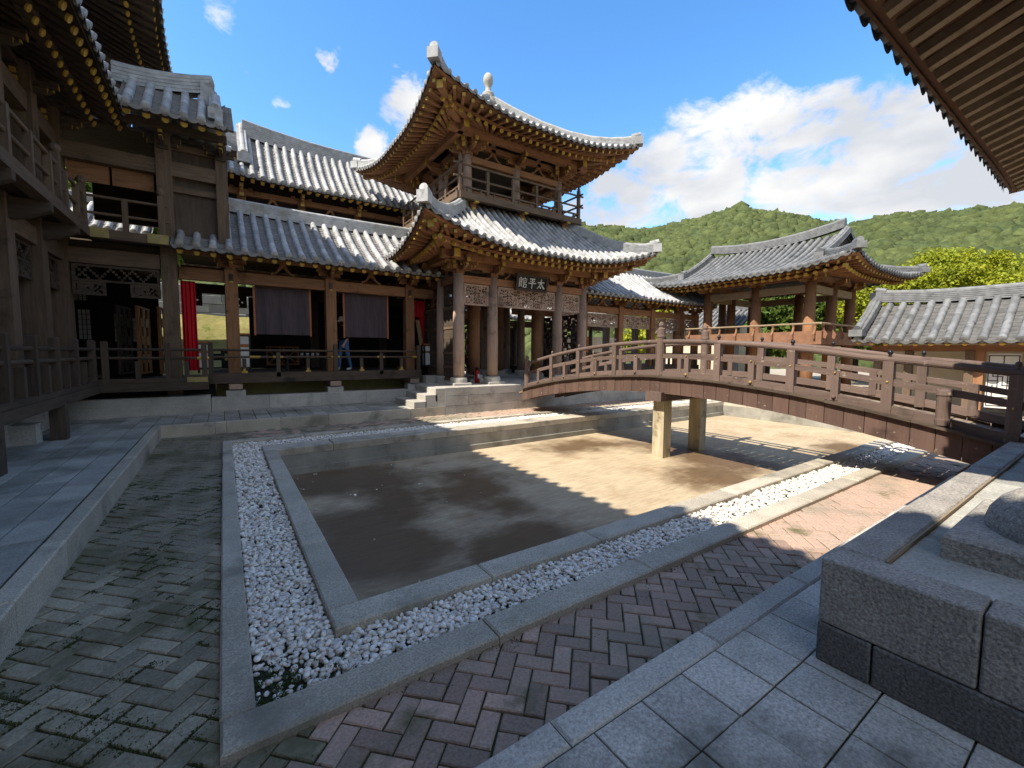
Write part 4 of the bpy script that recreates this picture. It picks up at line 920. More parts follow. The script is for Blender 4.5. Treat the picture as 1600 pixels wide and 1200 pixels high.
# ================================================================== LEFT BUILDING (two-storey L-shaped hall with corner tower)
lb = thing('palace_hall', 'tall dark two-storey timber building with balconies filling the left edge', 'building', (-3, 11, .25))
LX = -2.95
for y in (8.8, 10.4, 12.0, 13.6): column(lb, 'old', LX, y, DZ-.25, 7.1, .165, square=True)
column(lb, 'old', -1.03, 13.6, .7, 7.0, .15, square=True)
for y in (-3.5, -2, -.5, 1, 2.5, 4, 5.5, 7.2): column(lb, 'old', LX, y, DZ-.25, 7.1, .18, square=True)
column(lb, 'old', .12, 13.6, 4.5, 7.0, .125, square=True)
# stone footing and verandas
kerbrow(lb, 'x', -4.2, -.31, 13.12, 13.5, WZ-.02, .46, 1.15, GRAN, 'plinth_stone'); kerbrow(lb, 'x', -4.2, -.31, 13.14, 13.5, .462, .68, .9, GRAN, 'plinth_stone', start=.6)
kerbrow(lb, 'y', 1.0, 12.9, -3.3, -2.9, WZ-.02, .62, 1.2, GRAN, 'plinth_stone')
for y in (7.8, 10.45): box('veranda_post', lb, WD('dark', 'z'), -2.5, -2.3, y-.1, y+.1, WZ, .86); 
for y in (7.8, 10.45): box('pad_stone', lb, GRAN, -2.95, -2.6, y-.35, y-.05, WZ-.01, .58, ch=.01)
beam('deck_beam', lb, 'dark', (-2.4, -4, .93), (-2.4, 13.08, .93), .18, .17); beam('deck_beam', lb, 'dark', (-2.49, 13.0, .95), (-.33, 13.0, .95), .16, .2)
beam('deck_sill', lb, 'dark', (-2.4, -4, 1.06), (-2.4, 13.06, 1.06), .14, .08); beam('deck_sill', lb, 'dark', (-2.4, 13.0, 1.1), (-.34, 13.0, 1.1), .13, .09)
box('veranda_floor', lb, WD('dark', 'y'), -4.9, -2.31, -4, 13.1, .85, 1.0); box('veranda_floor', lb, WD('dark', 'y'), -4.9, -.36, 13.1, 17.5, .85, 1.02); box('under_floor_wall', lb, SHADEW, -4.9, -.2, 13.72, 13.77, .3, .98)
for h_ in (.62, .82):
    rail_run(lb, (-2.4, -4, 0), (-2.4, 12.95, 0), 1.0, 'dark', (h_,), .035, 1, 0, posts=False); rail_run(lb, (-2.4, 12.98, 0), (-.36, 12.98, 0), 1.0, 'dark', (h_,), .032, 1, 0, posts=False)
for y in (6.3, 7.3, 8.35, 9.4, 10.45, 11.6, 12.95): box('rail_post', lb, WD('dark', 'z'), -2.46, -2.34, y-.06, y+.06, 1.05, 2.02, ch=.02)
for y in (8.9, 9.95, 11.0, 12.2): box('short_post', lb, WD('dark', 'z'), -2.45, -2.35, y-.05, y+.05, 1.05, 1.55)
for x in (-2.2, -1.1, -.4): box('rail_post', lb, WD('dark', 'z'), x-.055, x+.055, 12.93, 13.04, 1.05, 2.0, ch=.02)
for x in (-1.65, -.75): box('short_post', lb, WD('dark', 'z'), x-.045, x+.045, 12.93, 13.03, 1.1, 1.55)
for (x0, x1) in ((-.75, -.34),): b = MB(); b.bb(x0, x1, 12.91, 13.06, 1.04, 1.16); part('sill_cap', b, GILT, lb)
for x in (-.42, .1): b = MB(); b.cyl((x-.12, 12.98, 1.62), (x+.12, 12.98, 1.62), .036, .036, 8); part('rail_sleeve', b, GOLD, lb) if x < 0 else None
# storey beams, transoms, scroll brackets
ys = (5.5, 7.2, 8.8, 10.4, 12.0, 13.6)
for a, c in zip(ys, ys[1:]):
    beam('storey_beam', lb, 'old', (LX, a+.16, 3.93), (LX, c-.16, 3.93), .22, .32)
    openwork('transom', lb, (LX, a+.2, 0), (LX, c-.2, 0), 3.38, 3.75, WD('dark', 'y'), .05, pat=3)
    openwork('corner_scroll', lb, (LX, a+.2, 0), (LX, a+.75, 0), 3.1, 3.37, WD('dark', 'y'), .04); openwork('corner_scroll', lb, (LX, c-.75, 0), (LX, c-.2, 0), 3.1, 3.37, WD('dark', 'y'), .04)
    beam('storey_beam', lb, 'old', (LX, a+.16, 6.35), (LX, c-.16, 6.35), .22, .34)
beam('storey_beam', lb, 'old', (LX+.16, 13.6, 3.93), (-1.2, 13.6, 3.93), .22, .34)
openwork('transom', lb, (LX+.2, 13.55, 0), (-1.22, 13.55, 0), 3.36, 3.74, WD('dark', 'x'), .047, pat=2)
openwork('corner_scroll', lb, (LX+.2, 13.55, 0), (LX+.75, 13.55, 0), 3.05, 3.35, WD('dark', 'x'), .024); openwork('corner_scroll', lb, (-1.77, 13.55, 0), (-1.22, 13.55, 0), 3.05, 3.35, WD('dark', 'x'), .024)
beam('storey_beam', lb, 'old', (-2.9, 13.6, 6.2), (.2, 13.6, 6.2), .22, .34)
for z in (5.75, 6.75): beam('cross_rail', lb, 'old', (-1.0, 13.62, z), (.2, 13.62, z), .1, .14)
box('upper_panel', lb, WD('dark', 'z'), -.95, .16, 13.66, 13.72, 4.5, 6.9); box('side_wall', lb, WD('dark', 'y'), .16, .22, 13.6, 17.2, 4.5, 7.2)
for z in (5.5, 5.9, 6.3, 6.7): box('side_slat', lb, WD('old', 'y'), .22, .26, 13.6, 15.6, z, z+.1)
# upper balcony
UZ = 4.45
beam('balcony_beam', lb, 'old', (-2.4, -4, UZ-.1), (-2.4, 13.1, UZ-.1), .2, .2); beam('balcony_beam', lb, 'old', (-2.5, 13.05, UZ-.1), (-.98, 13.05, UZ-.1), .2, .2)
for (x0, x1) in ((-2.45, -2.0), (-1.35, -.97)): box('beam_cap', lb, GILT, x0, x1, 12.93, 13.17, UZ-.19, UZ+.02)
box('balcony_floor', lb, WD('dark', 'y'), -4.6, -2.42, -4, 13.6, UZ-.14, UZ-.03); box('balcony_floor', lb, WD('dark', 'y'), -2.42, -1.0, 13.07, 13.9, UZ-.14, UZ-.03)
for a in (5.5, 7.2, 8.8, 10.4, 12.0):
    b = MB(); b.prism([(0, .12), (.35, .2), (.66, .36), (.66, .5), (0, .5)], (LX, a-.07, 3.75), (1, 0, 0), (0, 0, 1), (0, 1, 0), .14); part('balcony_bracket', b, WD('dark', 'x'), lb)
for h_ in (.36, .72):
    rail_run(lb, (-2.4, -4, 0), (-2.4, 13.0, 0), UZ, 'old', (h_,), .035, 1, 0, posts=False); rail_run(lb, (-2.4, 13.02, 0), (-.95, 13.02, 0), UZ, 'old', (h_-.02,), .03, 1, 0, posts=False)
for y in (5.4, 6.3, 7.2, 8.1, 9.0, 9.9, 10.8, 11.7, 12.5): box('rail_post', lb, WD('old', 'z'), -2.45, -2.35, y-.05, y+.05, UZ, UZ+.74)
for (x, y) in ((-2.4, 11.25), (-2.4, 12.98), (-1.08, 13.0)):
    b = MB(); b.bb(x-.06, x+.06, y-.06, y+.06, UZ, UZ+.9); b.lathe((x, y, UZ+.9), [(.05, 0), (.085, .05), (.09, .1), (.05, .16), (.01, .18)], 10); part('finial_post', b, WD('old', 'z'), lb)
for x in (-1.72,): box('rail_post', lb, WD('old', 'z'), x-.05, x+.05, 12.97, 13.07, UZ, UZ+.72)
for k, (x0, x1) in enumerate(((-2.75, -2.05), (-2.0, -1.25))): box('upper_board', lb, WD('warm', 'x'), x0, x1, 13.68, 13.73, 5.62, 6.02)
box('upper_rear_wall', lb, WD('dark', 'x'), -2.9, .2, 16.9, 17.0, 5.5, 7.0)
# interior walls: left wall, rear wall with paper windows, upper floor wall
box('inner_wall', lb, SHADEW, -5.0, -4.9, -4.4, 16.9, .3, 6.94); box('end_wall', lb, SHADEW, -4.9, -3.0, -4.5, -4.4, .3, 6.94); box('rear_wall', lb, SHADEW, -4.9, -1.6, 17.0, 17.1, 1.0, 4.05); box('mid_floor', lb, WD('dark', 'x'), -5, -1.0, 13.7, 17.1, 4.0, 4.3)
box('inner_ceiling', lb, WD('dark', 'x'), -4.9, -2.9, -4, 13.5, 4.0, 4.15); box('upper_ceiling', lb, WD('dark', 'x'), -7, -2.9, -4, 17, 6.95, 7.05); box('upper_ceiling', lb, WD('dark', 'x'), -2.9, .1, 13.7, 17, 6.95, 7.05)
for (x, z0, z1) in ((-3.72, 2.4, 3.3), (-3.25, 2.4, 3.3), (-2.5, 2.35, 3.2), (-2.1, 2.35, 3.1), (-3.72, 3.5, 3.85), (-3.3, 3.5, 3.85)):
    wn = box('paper_window', lb, PAPER, x-.13, x+.13, 16.96, 16.995, z0-.3, z1-.35)
    b = MB()
    for k in range(4): b.bb(x-.13+.087*k-.008, x-.13+.087*k+.008, 16.945, 16.958, z0-.3, z1-.35)
    for k in range(6): b.bb(x-.13, x+.13, 16.93, 16.944, z0-.3+(z1-z0-.05)*k/6, z0-.29+(z1-z0-.05)*k/6)
    part('muntins', b, WD('dark', 'z'), wn)
for x in (-2.3, -1.9, -1.45): openwork('folded_door', lb, (x, 15.2, 0), (x+.12, 16.4, 0), 1.15, 3.0, ORW if x > -2 else WD('dark', 'y'), .12, pat=1)
# storey roof: long eave on the left, short return eave to the front
rf = Roof(lb, TILE, 'dark')
lp = lambda v: 6.98+1.5*(.8*(v/2.6)+.2*(v/2.6)**2)
pos = rf.face((-1.65, 4.6, 0), (0, 1, 0), (-1, 0, 0), 9.0, 2.6, lp, ends=(0, 0), pitch=.3, r=.075, seg=.42, step=.3, prio=1, soff=1.5)
rf.face((-6.85, 4.0, 0), (0, -1, 0), (1, 0, 0), 8.42, 2.6, lp, ends=(0, 0), pitch=.3, r=.075, seg=.9, step=.9, prio=6)
ridge(lb, [(-4.25, -4.4+1.2*i, 8.45) for i in range(15)], .3, .3, TILE, 4)
rf.rafters(pos, 9.0, .3, .12, 1.55, .065, .18, .24)
rf.rafters(pos, 9.0, .3, .55, 1.55, .06, .42, .46)
lp2 = lambda v: 7.02+1.12*(.85*(v/1.35)+.15*(v/1.35)**2)
pos2 = rf.face((-.72, 12.42, 0), (1, 0, 0), (0, 1, 0), .98, 1.35, lp2, ends=(0, 0), pitch=.33, r=.085, seg=.34, step=.09, prio=0, soff=1.2)
rf.face((-.72, 15.12, 0), (-1, 0, 0), (0, -1, 0), .98, 1.35, lp2, ends=(0, 0), pitch=.33, r=.085, seg=.5, step=.5, prio=5)
rf.rafters(pos2, .98, .33, .08, 1.2, .065, .17, .2)
ridge(lb, [(-1.9+.37*i, 13.77, 7.98+.012*i*i) for i in range(6)], .28, .42, TILE, 5, tip=False)
b = MB(); b.cyl((-.3, 13.77, 8.56), (.02, 13.77, 8.66), .11, .12, 12); b.bb(-.25, .05, 13.6, 13.94, 7.9, 8.5); part('ridge_end_tile', b, TILE, lb)
ridge(lb, [pos2(.76, v)+V3((0, 0, -.02)) for v in (.35, .7, 1.0, 1.3)], .26, .26, TILE, 4, 'verge_ridge', tip=True)
b = MB()
for k in range(9): v = .1+.14*k; p = pos2(.98, v); b.box(p+V3((.06, 0, -.04)), (.14, .12, .09))
part('verge_tiles', b, TILED, lb)
for x in (-1.03, .12): bracket(lb, 'dark', x, 13.5, 6.6, .6)
for y in ys: bracket(lb, 'dark', LX, y, 6.55, .6, math.pi/2)
beam('purlin', lb, 'dark', (-1.7, 13.0, 6.95), (.25, 13.0, 6.95), .16, .16, gold=True); beam('purlin', lb, 'dark', (-2.3, 3, 6.98), (-2.3, 12.6, 6.98), .18, .18)
# corner tower roof above
TCX, TCY, TH = -4.75, 15.4, 3.75
tp = lambda v: 9.72+2.4*(.62*(v/TH)+.38*(v/TH)**2)
for (o, eu, ev, k) in (((TCX+TH, TCY), (0, 1, 0), (-1, 0, 0), 0), ((TCX, TCY-TH), (1, 0, 0), (0, 1, 0), 1), ((TCX, TCY+TH), (-1, 0, 0), (0, -1, 0), 2), ((TCX-TH, TCY), (0, -1, 0), (1, 0, 0), 3)):
    p3 = rf.face((*o, 0), eu, ev, TH, TH, tp, lift=1.0, push=.2, cz=3.4, pitch=.28, r=.065, seg=.4, step=.35, prio=3+k, soff=1.7)
    if k < 2:
        rf.rafters(p3, TH-.15, .28, .1, .9, .042, .14, .27, fan=2.0, square=True, prio=1, inner=.72); rf.rafters(p3, TH-.3, .28, .6, 1.6, .062, .3, .42, fan=2.3, prio=1, inner=.12)
    ridge(lb, [p3(TH-t*TH, t*TH)+V3((0, 0, .02)) for t in (0, .1, .2, .4, .7, .97)], .26, .28, TILE, 6, 'hip_ridge', tip=True)
rf.finish()
box('tower_body', lb, WD('dark', 'x'), TCX-2.1, TCX+2.1, TCY-2.1, TCY+2.1, 7.0, 9.9)
# ================================================================== NEAR BUILDING on the right: block base, column base and eave
nb = thing('corner_hall', 'granite block base and overhanging rafter eave of hall at right', 'building', (4.5, -.5, .25))
BX0, BY0, BT = 2.45, .85, .785
BX1 = 9.6
def bev(o, w_=.013):
    q = o.modifiers.new('worn_edge', 'BEVEL'); q.width = w_; q.segments = 3
    return o
for (y0, y1) in ((.632, .85), (-.35, .626), (-1.4, -.356)): bev(box('base_block', nb, GRAND, BX0, BX0+.4, y0, y1, WZ, .452))
for (y0, y1) in ((.298, .85), (-.45, .292), (-1.4, -.456)): bev(box('base_block', nb, GRANB, BX0+.006, BX0+.21, y0, y1, .455, BT))
kerbrow(nb, 'x', BX0+.215, BX1, .66, .85, .455, BT, 1.6, GRANB, 'coping_stone', start=1.45)
box('base_core', nb, GRANB, BX0+.42, BX1, -3, .84, WZ, .45)
kerbrow(nb, 'x', BX0+.41, BX1, .78, .846, WZ, .452, 1.1, GRAND, 'base_block')
L_ = slabs(nb, BX0+.215, BX1, -1.2, .652, .62, .42, .762, SLABD); lay(nb, L_, 80, 'floor_slab')
b = MB(); b.beam((BX0+.23, .653, .772), (BX1, .653, .772), .01, .022); part('wood_strip', b, WD('pale', 'x'), nb)
for cx in (3.52, 6.9):
    b = MB(); b.bb(cx-.5, cx+.5, -.48, .53, .745, .885, ch=.015); b.lathe((cx, .02, .885), [(.43, 0), (.43, .03), (.415, .09), (.38, .15), (.335, .19), (.31, .205)], 30); o = part('column_base', b, GRANB, nb, smooth=False)
    column(nb, 'grey', cx, .02, 1.09, 3.9, .24)
rf = Roof(nb, TILED, 'brown', 'pale', False, .03)
np_ = lambda v: 4.15+1.3*(.85*(v/2.9)+.15*(v/2.9)**2)
NL = 3.36; NCX = 5.98
for (o, eu, ev, L_, k) in (((NCX, 1.2), (-1, 0, 0), (0, -1, 0), NL, 0), ((NCX-NL, -1.7), (0, -1, 0), (1, 0, 0), 2.9, 1), ((NCX+NL, -1.7), (0, 1, 0), (-1, 0, 0), 2.9, 2), ((NCX, -4.6), (1, 0, 0), (0, 1, 0), NL, 3)):
    p3 = rf.face((*o, 0), eu, ev, L_, 2.9, np_, lift=.05, push=.05, cz=1.6, pitch=.235, r=.068, seg=.5, step=.4, prio=k, soff=1.6, soffz=.1)
    if k < 2:
        rf.rafters(p3, L_-.05, .235, .09, 1.0, .036, .115, .19, fan=.9, square=True, prio=k, inner=.5)
        rf.rafters(p3, L_-.2, .235, .78, 1.6, .065, .26, .3, fan=1.2, prio=k, inner=.2)
    ridge(nb, [p3(L_-t*2.9, t*2.9)+V3((0, 0, .02)) for t in (0, .2, .5, .97)], .26, .26, TILED, 5, 'hip_ridge')
rf.finish()
beam('purlin', nb, 'warm', (NCX-2.6, .02, 4.05), (NCX+2.6, .02, 4.05), .22, .24)
box('wall', nb, WD('warm', 'x'), 3.3, 8.6, -2.2, -2.1, .78, 4.1)

# ================================================================== FOOTBRIDGE
br = thing('footbridge', 'arched brown timber footbridge crossing the pond on square piers', 'bridge', (8.5, 5.75, -.45))
BXL, BXR = 7.65, 9.38; YC = 5.7; YN, YF = .72, 10.75
def dz(y): return 1.32-.0245*(y-YC)**2
def ro(y): return .13*max(0., (2.2-y)/1.4)
BM = WD('bridge', 'z'); BMY = WD('bridge', 'y'); BMX = WD('bridge', 'x')
BRASS = mat('old_brass', (.36, .25, .09), (.25, .17, .06), rough=.5, scale=20)
WORN = mat('worn_bridge_plank', (.27, .22, .165), (.17, .125, .09), rough=.85, scale=9, stretch=(.3, 1, 1), rnd=.2, bump=.3)
n = 52
for i in range(n):
    y = YN-.35+(YF+.25-YN+.35)*(i+.5)/n; w_ = (YF+.25-YN+.35)/n
    sl = -.049*(y-YC); R = Matrix.Rotation(math.atan(sl), 3, 'X'); b = MB(); b.box((0, 0, 0), (BXR-BXL-.06, w_-.008, .05), 0, R); ob('deck_plank', b.mesh('deck_plank', [WORN]), br, Matrix.Translation(((BXL+BXR)/2, y, dz(y)-.09+rng.normal(0, .002))))
n = 40
for sd_, X in ((-1, BXL), (1, BXR)):
    for i in range(n):
        y0 = YN+(YF-YN)*i/n+.004; y1 = YN+(YF-YN)*(i+1)/n-.004; b = MB(); xa, xb = (X, X+.03) if sd_ < 0 else (X-.03, X); jit = rng.normal(0, .002)
        b.prism([(y0, dz(y0)-.36), (y1, dz(y1)-.36), (y1, dz(y1)-.03), (y0, dz(y0)-.03)], (xa+jit, 0, 0), (0, 1, 0), (0, 0, 1), (1, 0, 0), .03); part('skirt_board', b, WD('skirt', 'z'), br)
        if i % 2 == 0:
            b = MB(); ya, yb = y0-.02, YN+(YF-YN)*(i+2)/n-.012; b.beam((X-.02*sd_*-1, ya, dz(ya)-.012+.004*(i % 3)), (X-.02*sd_*-1, yb, dz(yb)-.012+.004*(i % 3)), .1, .04); part('cap_board', b, WD('dark', 'y'), br)
    b = MB(); ysn = [YN+(YF-YN)*k/24 for k in range(25)]
    for a, c in zip(ysn, ysn[1:]): b.beam((X-sd_*.35, a, dz(a)-.25), (X-sd_*.35, c+.01, dz(c)-.25), .18, .2)
    part('girder', b, BMY, br)
    rx = X-sd_*.06
    posts = [.83, 2.0, 3.24, 4.5, 7.05, 8.3, 9.4]
    ys_ = [.5]+posts[:4]+[5.78]+posts[4:]+[10.6]
    def curve(name, off, wd, ht, rnd_=False):
        for a, c in zip(ys_, ys_[1:]):
            b = MB(); m_ = 4
            for k in range(m_):
                p = a+(c-a)*k/m_; q = a+(c-a)*(k+1)/m_
                if rnd_: b.cyl((rx, p, dz(p)+off+ro(p)), (rx, q+.004, dz(q)+off+ro(q)), wd, wd, 12)
                else: b.beam((rx, p, dz(p)+off+ro(p)*off), (rx, q+.002, dz(q)+off+ro(q)*off), wd, ht)
            part(name, b, BMY, br, smooth=False)
    curve('handrail', .73, .048, 0, True); curve('middle_rail', .43, .05, .09); curve('bottom_rail', .06, .07, .12)
    for y in posts:
        b = MB(); b.bb(rx-.055, rx+.055, y-.06, y+.06, dz(y)-.02, dz(y)+.71+ro(y)); q = part('post', b, BM, br)
        b = MB(); b.lathe((rx, y, dz(y)+.77+ro(y)), [(.022, 0), (.028, .012), (.014, .024), (.03, .044), (.034, .066), (.022, .09), (.004, .1)], 10); ob('post_finial', b.mesh('post_finial', [LACQ if 1 < y < 8 else BM], True), q)
        b = MB(); b.lathe((0, 0, 0), [(.018, 0), (.015, .009), (.004, .014)], 10); ob('stud', b.mesh('stud', [BRASS], True), q, Matrix.Translation((rx+sd_*.055, y, dz(y)+.44)) @ Matrix.Rotation(sd_*math.pi/2, 4, 'Y'))
    for y in (5.78, 10.6):
        tl = 1.02 if y > 1 and y < 10 else .85; b = MB(); b.lathe((rx, y, dz(y)), [(.085, -.05), (.085, tl-.2), (.095, tl-.2), (.095, tl-.16), (.085, tl-.15), (.085, tl-.02), (.05, tl), (.045, tl+.02), (.06, tl+.05), (.05, tl+.1), (.01, tl+.13)], 14); part('newel_post', b, BM, br, smooth=False)
    for a, c in zip(ys_, ys_[1:]):
        y = (a+c)/2; b = MB(); b.bb(rx-.045, rx+.045, y-.05, y+.05, dz(y)+.02, dz(y)+.44); q = part('short_post', b, BM, br)
        for zz, mm in ((.05, BM if rng.random() < .5 else BRASS), (.42, BRASS)):
            b = MB(); b.lathe((0, 0, 0), [(.03 if zz < .2 else .018, 0), (.026 if zz < .2 else .015, .015), (.006, .026)], 10); ob('stud', b.mesh('stud', [mm], True), q, Matrix.Translation((rx+sd_*(.046 if zz > .2 else .05), y, dz(y)+zz+.02)) @ Matrix.Rotation(sd_*math.pi/2, 4, 'Y'))
y = 1.42; b = MB(); b.lathe((BXL+.0, y, dz(y)), [(.07, .03), (.075, .1), (.07, .12), (.07, .4), (.08, .42), (.07, .47), (.02, .5)], 14); part('round_bollard', b, BM, br)
PIER = mat('pier_stone', (.5, .43, .29), (.34, .28, .18), rough=.8, scale=5, stretch=(1.6, 1.6, .25), speck=(.15, 60), stain=(.2, .15, .09), stain_scale=3.0, stain_lo=.5, stain_hi=.68)
for x in (7.88, 9.2): box('pier', br, PIER, x-.13, x+.13, YC-.02, YC+.26, PZ-.02, .8, ch=.0)
box('pier_cap', br, BMX, 7.55, 9.5, YC-.08, YC+.32, .795, .99)
box('end_bearer', br, BMX, 7.7, 9.33, YN-.1, YN+.1, .35, .62)
# ================================================================== OPEN PAVILION at right
op = thing('open_pavilion', 'open two-level pavilion with dark hip-and-gable tile roof before the hills', 'pavilion', (22.1, 10.2, 0))
ox, oy = 22.1, 10.5; ov = [(20.0, 7.85), (22.1, 7.85), (24.2, 7.85), (20.0, 10.0), (20.0, 12.3), (24.2, 10.0), (24.2, 12.3), (22.1, 12.3), (20.0, 14.0), (24.2, 14.0)]
for (x, y) in ov: column(op, 'warm', x, y, 0, 4.75, .215)
for a, c in ((ov[0], ov[2]), (ov[0], ov[4]), (ov[4], ov[6]), (ov[2], ov[6])):
    beam('tie_beam', op, 'pale', (*a, 4.5), (*c, 4.5), .2, .3); d = (V3((*c, 0))-V3((*a, 0))).normalized()*.5; beam('purlin', op, 'warm', V3((*a, 5.0))-d, V3((*c, 5.0))+d, .22, .22, gold=True)
for (x, y) in ov: bracket(op, 'warm', x, y, 4.68, .7, math.pi/4 if x in (20.0, 24.2) and y in (7.85, 12.3) else (0 if y in (7.85, 12.3) else math.pi/2))
RUST = mat('rail_board', (.27, .14, .08), (.2, .1, .055), rough=.8, scale=6, rnd=.1)
box('floor', op, WD('warm', 'y'), 19.3, 24.9, 7.15, 13.0, 2.25, 2.42)
for (x0, x1, y0, y1) in ((19.25, 19.31, 7.1, 13.0), (19.31, 24.9, 7.1, 7.16), (24.9, 24.96, 7.1, 13.0)): box('rail_board', op, RUST, x0, x1, y0, y1, 2.2, 2.72)
for (a, c) in (((19.27, 7.1), (19.27, 13.0)), ((19.2, 7.13), (24.95, 7.13))): P1('handrail', 'cyl', WD('pale', 'y'), op, (*a, 3.02), (*c, 3.02), .04, .04, 8)
def gooseneck(x, y, ax):
    b = MB(); b.prism([(0, 2.45), (.08, 2.42), (.12, 2.6), (.02, 2.75), (-.02, 2.9), (.02, 3.0), (-.05, 3.0), (-.09, 2.88), (-.06, 2.7)], (x, y, 0), (-ax[0], -ax[1], 0), (0, 0, 1), (ax[1], ax[0], 0), .07); part('rail_bracket', b, RUST, op)
for k in range(8): gooseneck(19.24, 7.3+.78*k, (1, 0))
for k in range(7): gooseneck(19.4+.85*k, 7.09, (0, 1))
rf = Roof(op, TILED)
OL, OD = 4.6, 3.7
opf = lambda v: 5.08+1.8*(.6*(v/OD)+.4*(v/OD)**2)
vto = lambda u: OD if abs(u) < 3.1 else max(.0, min(1.4, OL-abs(u)))
p3 = rf.face((ox-OD, oy, 0), (0, -1, 0), (1, 0, 0), OL, OD, opf, lift=.36, push=.12, cz=2.8, flat=.24, vtop=vto, pitch=.3, r=.085, seg=.42, step=.25, soff=1.7)
rf.rafters(p3, OL-.1, .32, .1, 1.0, .045, .17, .2, fan=1.6, square=True, inner=.7); rf.rafters(p3, OL-.3, .32, .5, 1.75, .07, .34, .34, fan=1.9, inner=.15)
rf.face((ox+OD, oy, 0), (0, 1, 0), (-1, 0, 0), OL, OD, opf, lift=.36, push=.12, cz=2.8, flat=.24, vtop=vto, pitch=.3, r=.085, seg=.6, step=.6, prio=4)
vte = lambda u: max(0, min(1.4, OD-abs(u)))
p4 = rf.face((ox, oy-OL, 0), (1, 0, 0), (0, 1, 0), OD, OD, opf, lift=.36, push=.12, cz=2.8, flat=.24, vtop=vte, pitch=.3, r=.085, seg=.42, step=.25, prio=1, soff=1.4)
rf.rafters(p4, OD-.1, .32, .1, 1.0, .045, .17, .2, fan=1.6, square=True, inner=.7); rf.rafters(p4, OD-.3, .32, .5, 1.65, .07, .34, .34, fan=1.9, inner=.15)
rf.face((ox, oy+OL, 0), (-1, 0, 0), (0, -1, 0), OD, OD, opf, lift=.36, push=.12, cz=2.8, flat=.24, vtop=vte, pitch=.3, r=.085, seg=.6, step=.6, prio=4)
rf.finish()
ridge(op, [(ox, oy-3.0+.6*i, 6.88+.3*abs(1-i/5)**2) for i in range(11)], .28, .36, TILED, 6)
for sy in (-1, 1):
    for sx in (-1, 1):
        pz_ = [V3((ox+sx*(OD-v), oy+sy*3.05, opf(v)+.06)) for v in (1.25, 1.7, 2.2, 2.8, 3.4, 3.68)]; ridge(op, pz_, .3, .26, TILED, 4, 'verge_ridge', tip=True)
        hq = [(OL-t) for t in (0, .3, .7, 1.1, 1.4)]; q_ = p3 if sx < 0 else None
        pts = [p3(sy*-1*h_, OL-h_) for h_ in hq]; pts = [V3((p.x if sx < 0 else 2*ox-p.x, p.y, p.z+.03)) for p in pts]; ridge(op, pts, .28, .24, TILED, 4, 'hip_ridge', tip=True)
    b = MB(); b.prism([(-2.3, opf(1.4)), (2.3, opf(1.4)), (0, opf(3.65))], (ox, oy+sy*2.85-.03, 0), (1, 0, 0), (0, 0, 1), (0, 1, 0), .06); part('gable_board', b, WD('dark', 'x'), op)
# ================================================================== LOW TILED HOUSE at far right
lh = thing('tiled_house', 'low grey-tiled house with white lattice doors right of the open pavilion', 'house', (19.8, 1.5, 0))
rf = Roof(lh, TILED)
hf = lambda v: 2.24+1.35*(.85*(v/1.75)+.15*(v/1.75)**2)
p3 = rf.face((18.0, 1.2, 0), (0, -1, 0), (1, 0, 0), 4.55, 1.75, hf, lift=.1, push=0, cz=1.5, ends=(1, 0), vtop=lambda u: 1.75, pitch=.36, r=.1, seg=.36, step=.14, soff=1.0)
rf.face((21.5, 1.2, 0), (0, 1, 0), (-1, 0, 0), 4.55, 1.75, hf, ends=(0, 0), pitch=.36, r=.1, seg=.6, step=.6, prio=4)
rf.rafters(p3, 4.55, .36, .1, 1.0, .06, .17, .2); rf.finish()
ridge(lh, [(19.75, 5.6-.6*i, 3.55+.16*max(0, 1-i/4)**2) for i in range(16)], .3, .36, TILED, 6, tip=True)
ridge(lh, [p3(-4.4, v)+V3((0, 0, .08)) for v in (.05, .4, .8, 1.3, 1.7)], .34, .24, TILED, 4, 'verge_ridge', tip=True)
b = MB(); b.prism([(18.2, 2.25), (21.3, 2.25), (19.75, 3.5)], (0, 5.5, 0), (1, 0, 0), (0, 0, 1), (0, 1, 0), .06); part('gable_board', b, WD('warm', 'x'), lh)
beam('eave_beam', lh, 'warm', (18.85, -3.3, 2.02), (18.85, 5.4, 2.02), .16, .2)
for y in (5.2, 4.4, 3.0, 1.7, .4, -1.2, -2.8): column(lh, 'old', 18.85, y, 0, 1.95, .1, square=True)
box('rear_wall', lh, PLASTER, 20.6, 20.7, -3.3, 5.4, 0, 2.2); box('side_wall', lh, PLASTER, 18.9, 20.6, -3.3, -3.2, 0, 2.2)
box('inner_post', lh, WD('warm', 'z'), 18.8, 18.95, 2.7, 2.9, 0, 1.95)
def ladder(th, y0, y1, z0, z1, X):
    dr = box('lattice_door', th, PAPER, X, X+.03, y0, y1, z0, z1); b = MB(); w_ = y1-y0; h_ = z1-z0; t = .011
    for (a, c, d, e) in ((.05, .95, .04, .04), (.05, .95, .96, .96), (.05, .05, .04, .96), (.95, .95, .04, .96), (.2, .8, .2, .2), (.2, .8, .8, .8), (.2, .2, .2, .42), (.8, .8, .2, .42), (.2, .2, .58, .8), (.8, .8, .58, .8), (.05, .35, .5, .5), (.65, .95, .5, .5), (.35, .35, .33, .67), (.65, .65, .33, .67), (.35, .65, .33, .33), (.35, .65, .67, .67), (.5, .5, .04, .2), (.5, .5, .8, .96), (.5, .5, .42, .58), (.05, .2, .3, .3), (.8, .95, .3, .3), (.05, .2, .7, .7), (.8, .95, .7, .7), (.2, .5, .42, .42), (.5, .8, .58, .58)):
        b.bb(X-.012, X-.002, y0+w_*a-t, y0+w_*c+t, z0+h_*d-t, z0+h_*e+t)
    part('lattice', b, WD('dark', 'z'), dr)
for (y0, y1) in ((2.0, 2.65), (1.25, 1.9), (.5, 1.15)): ladder(lh, y0, y1, .25, 1.86, 18.95)
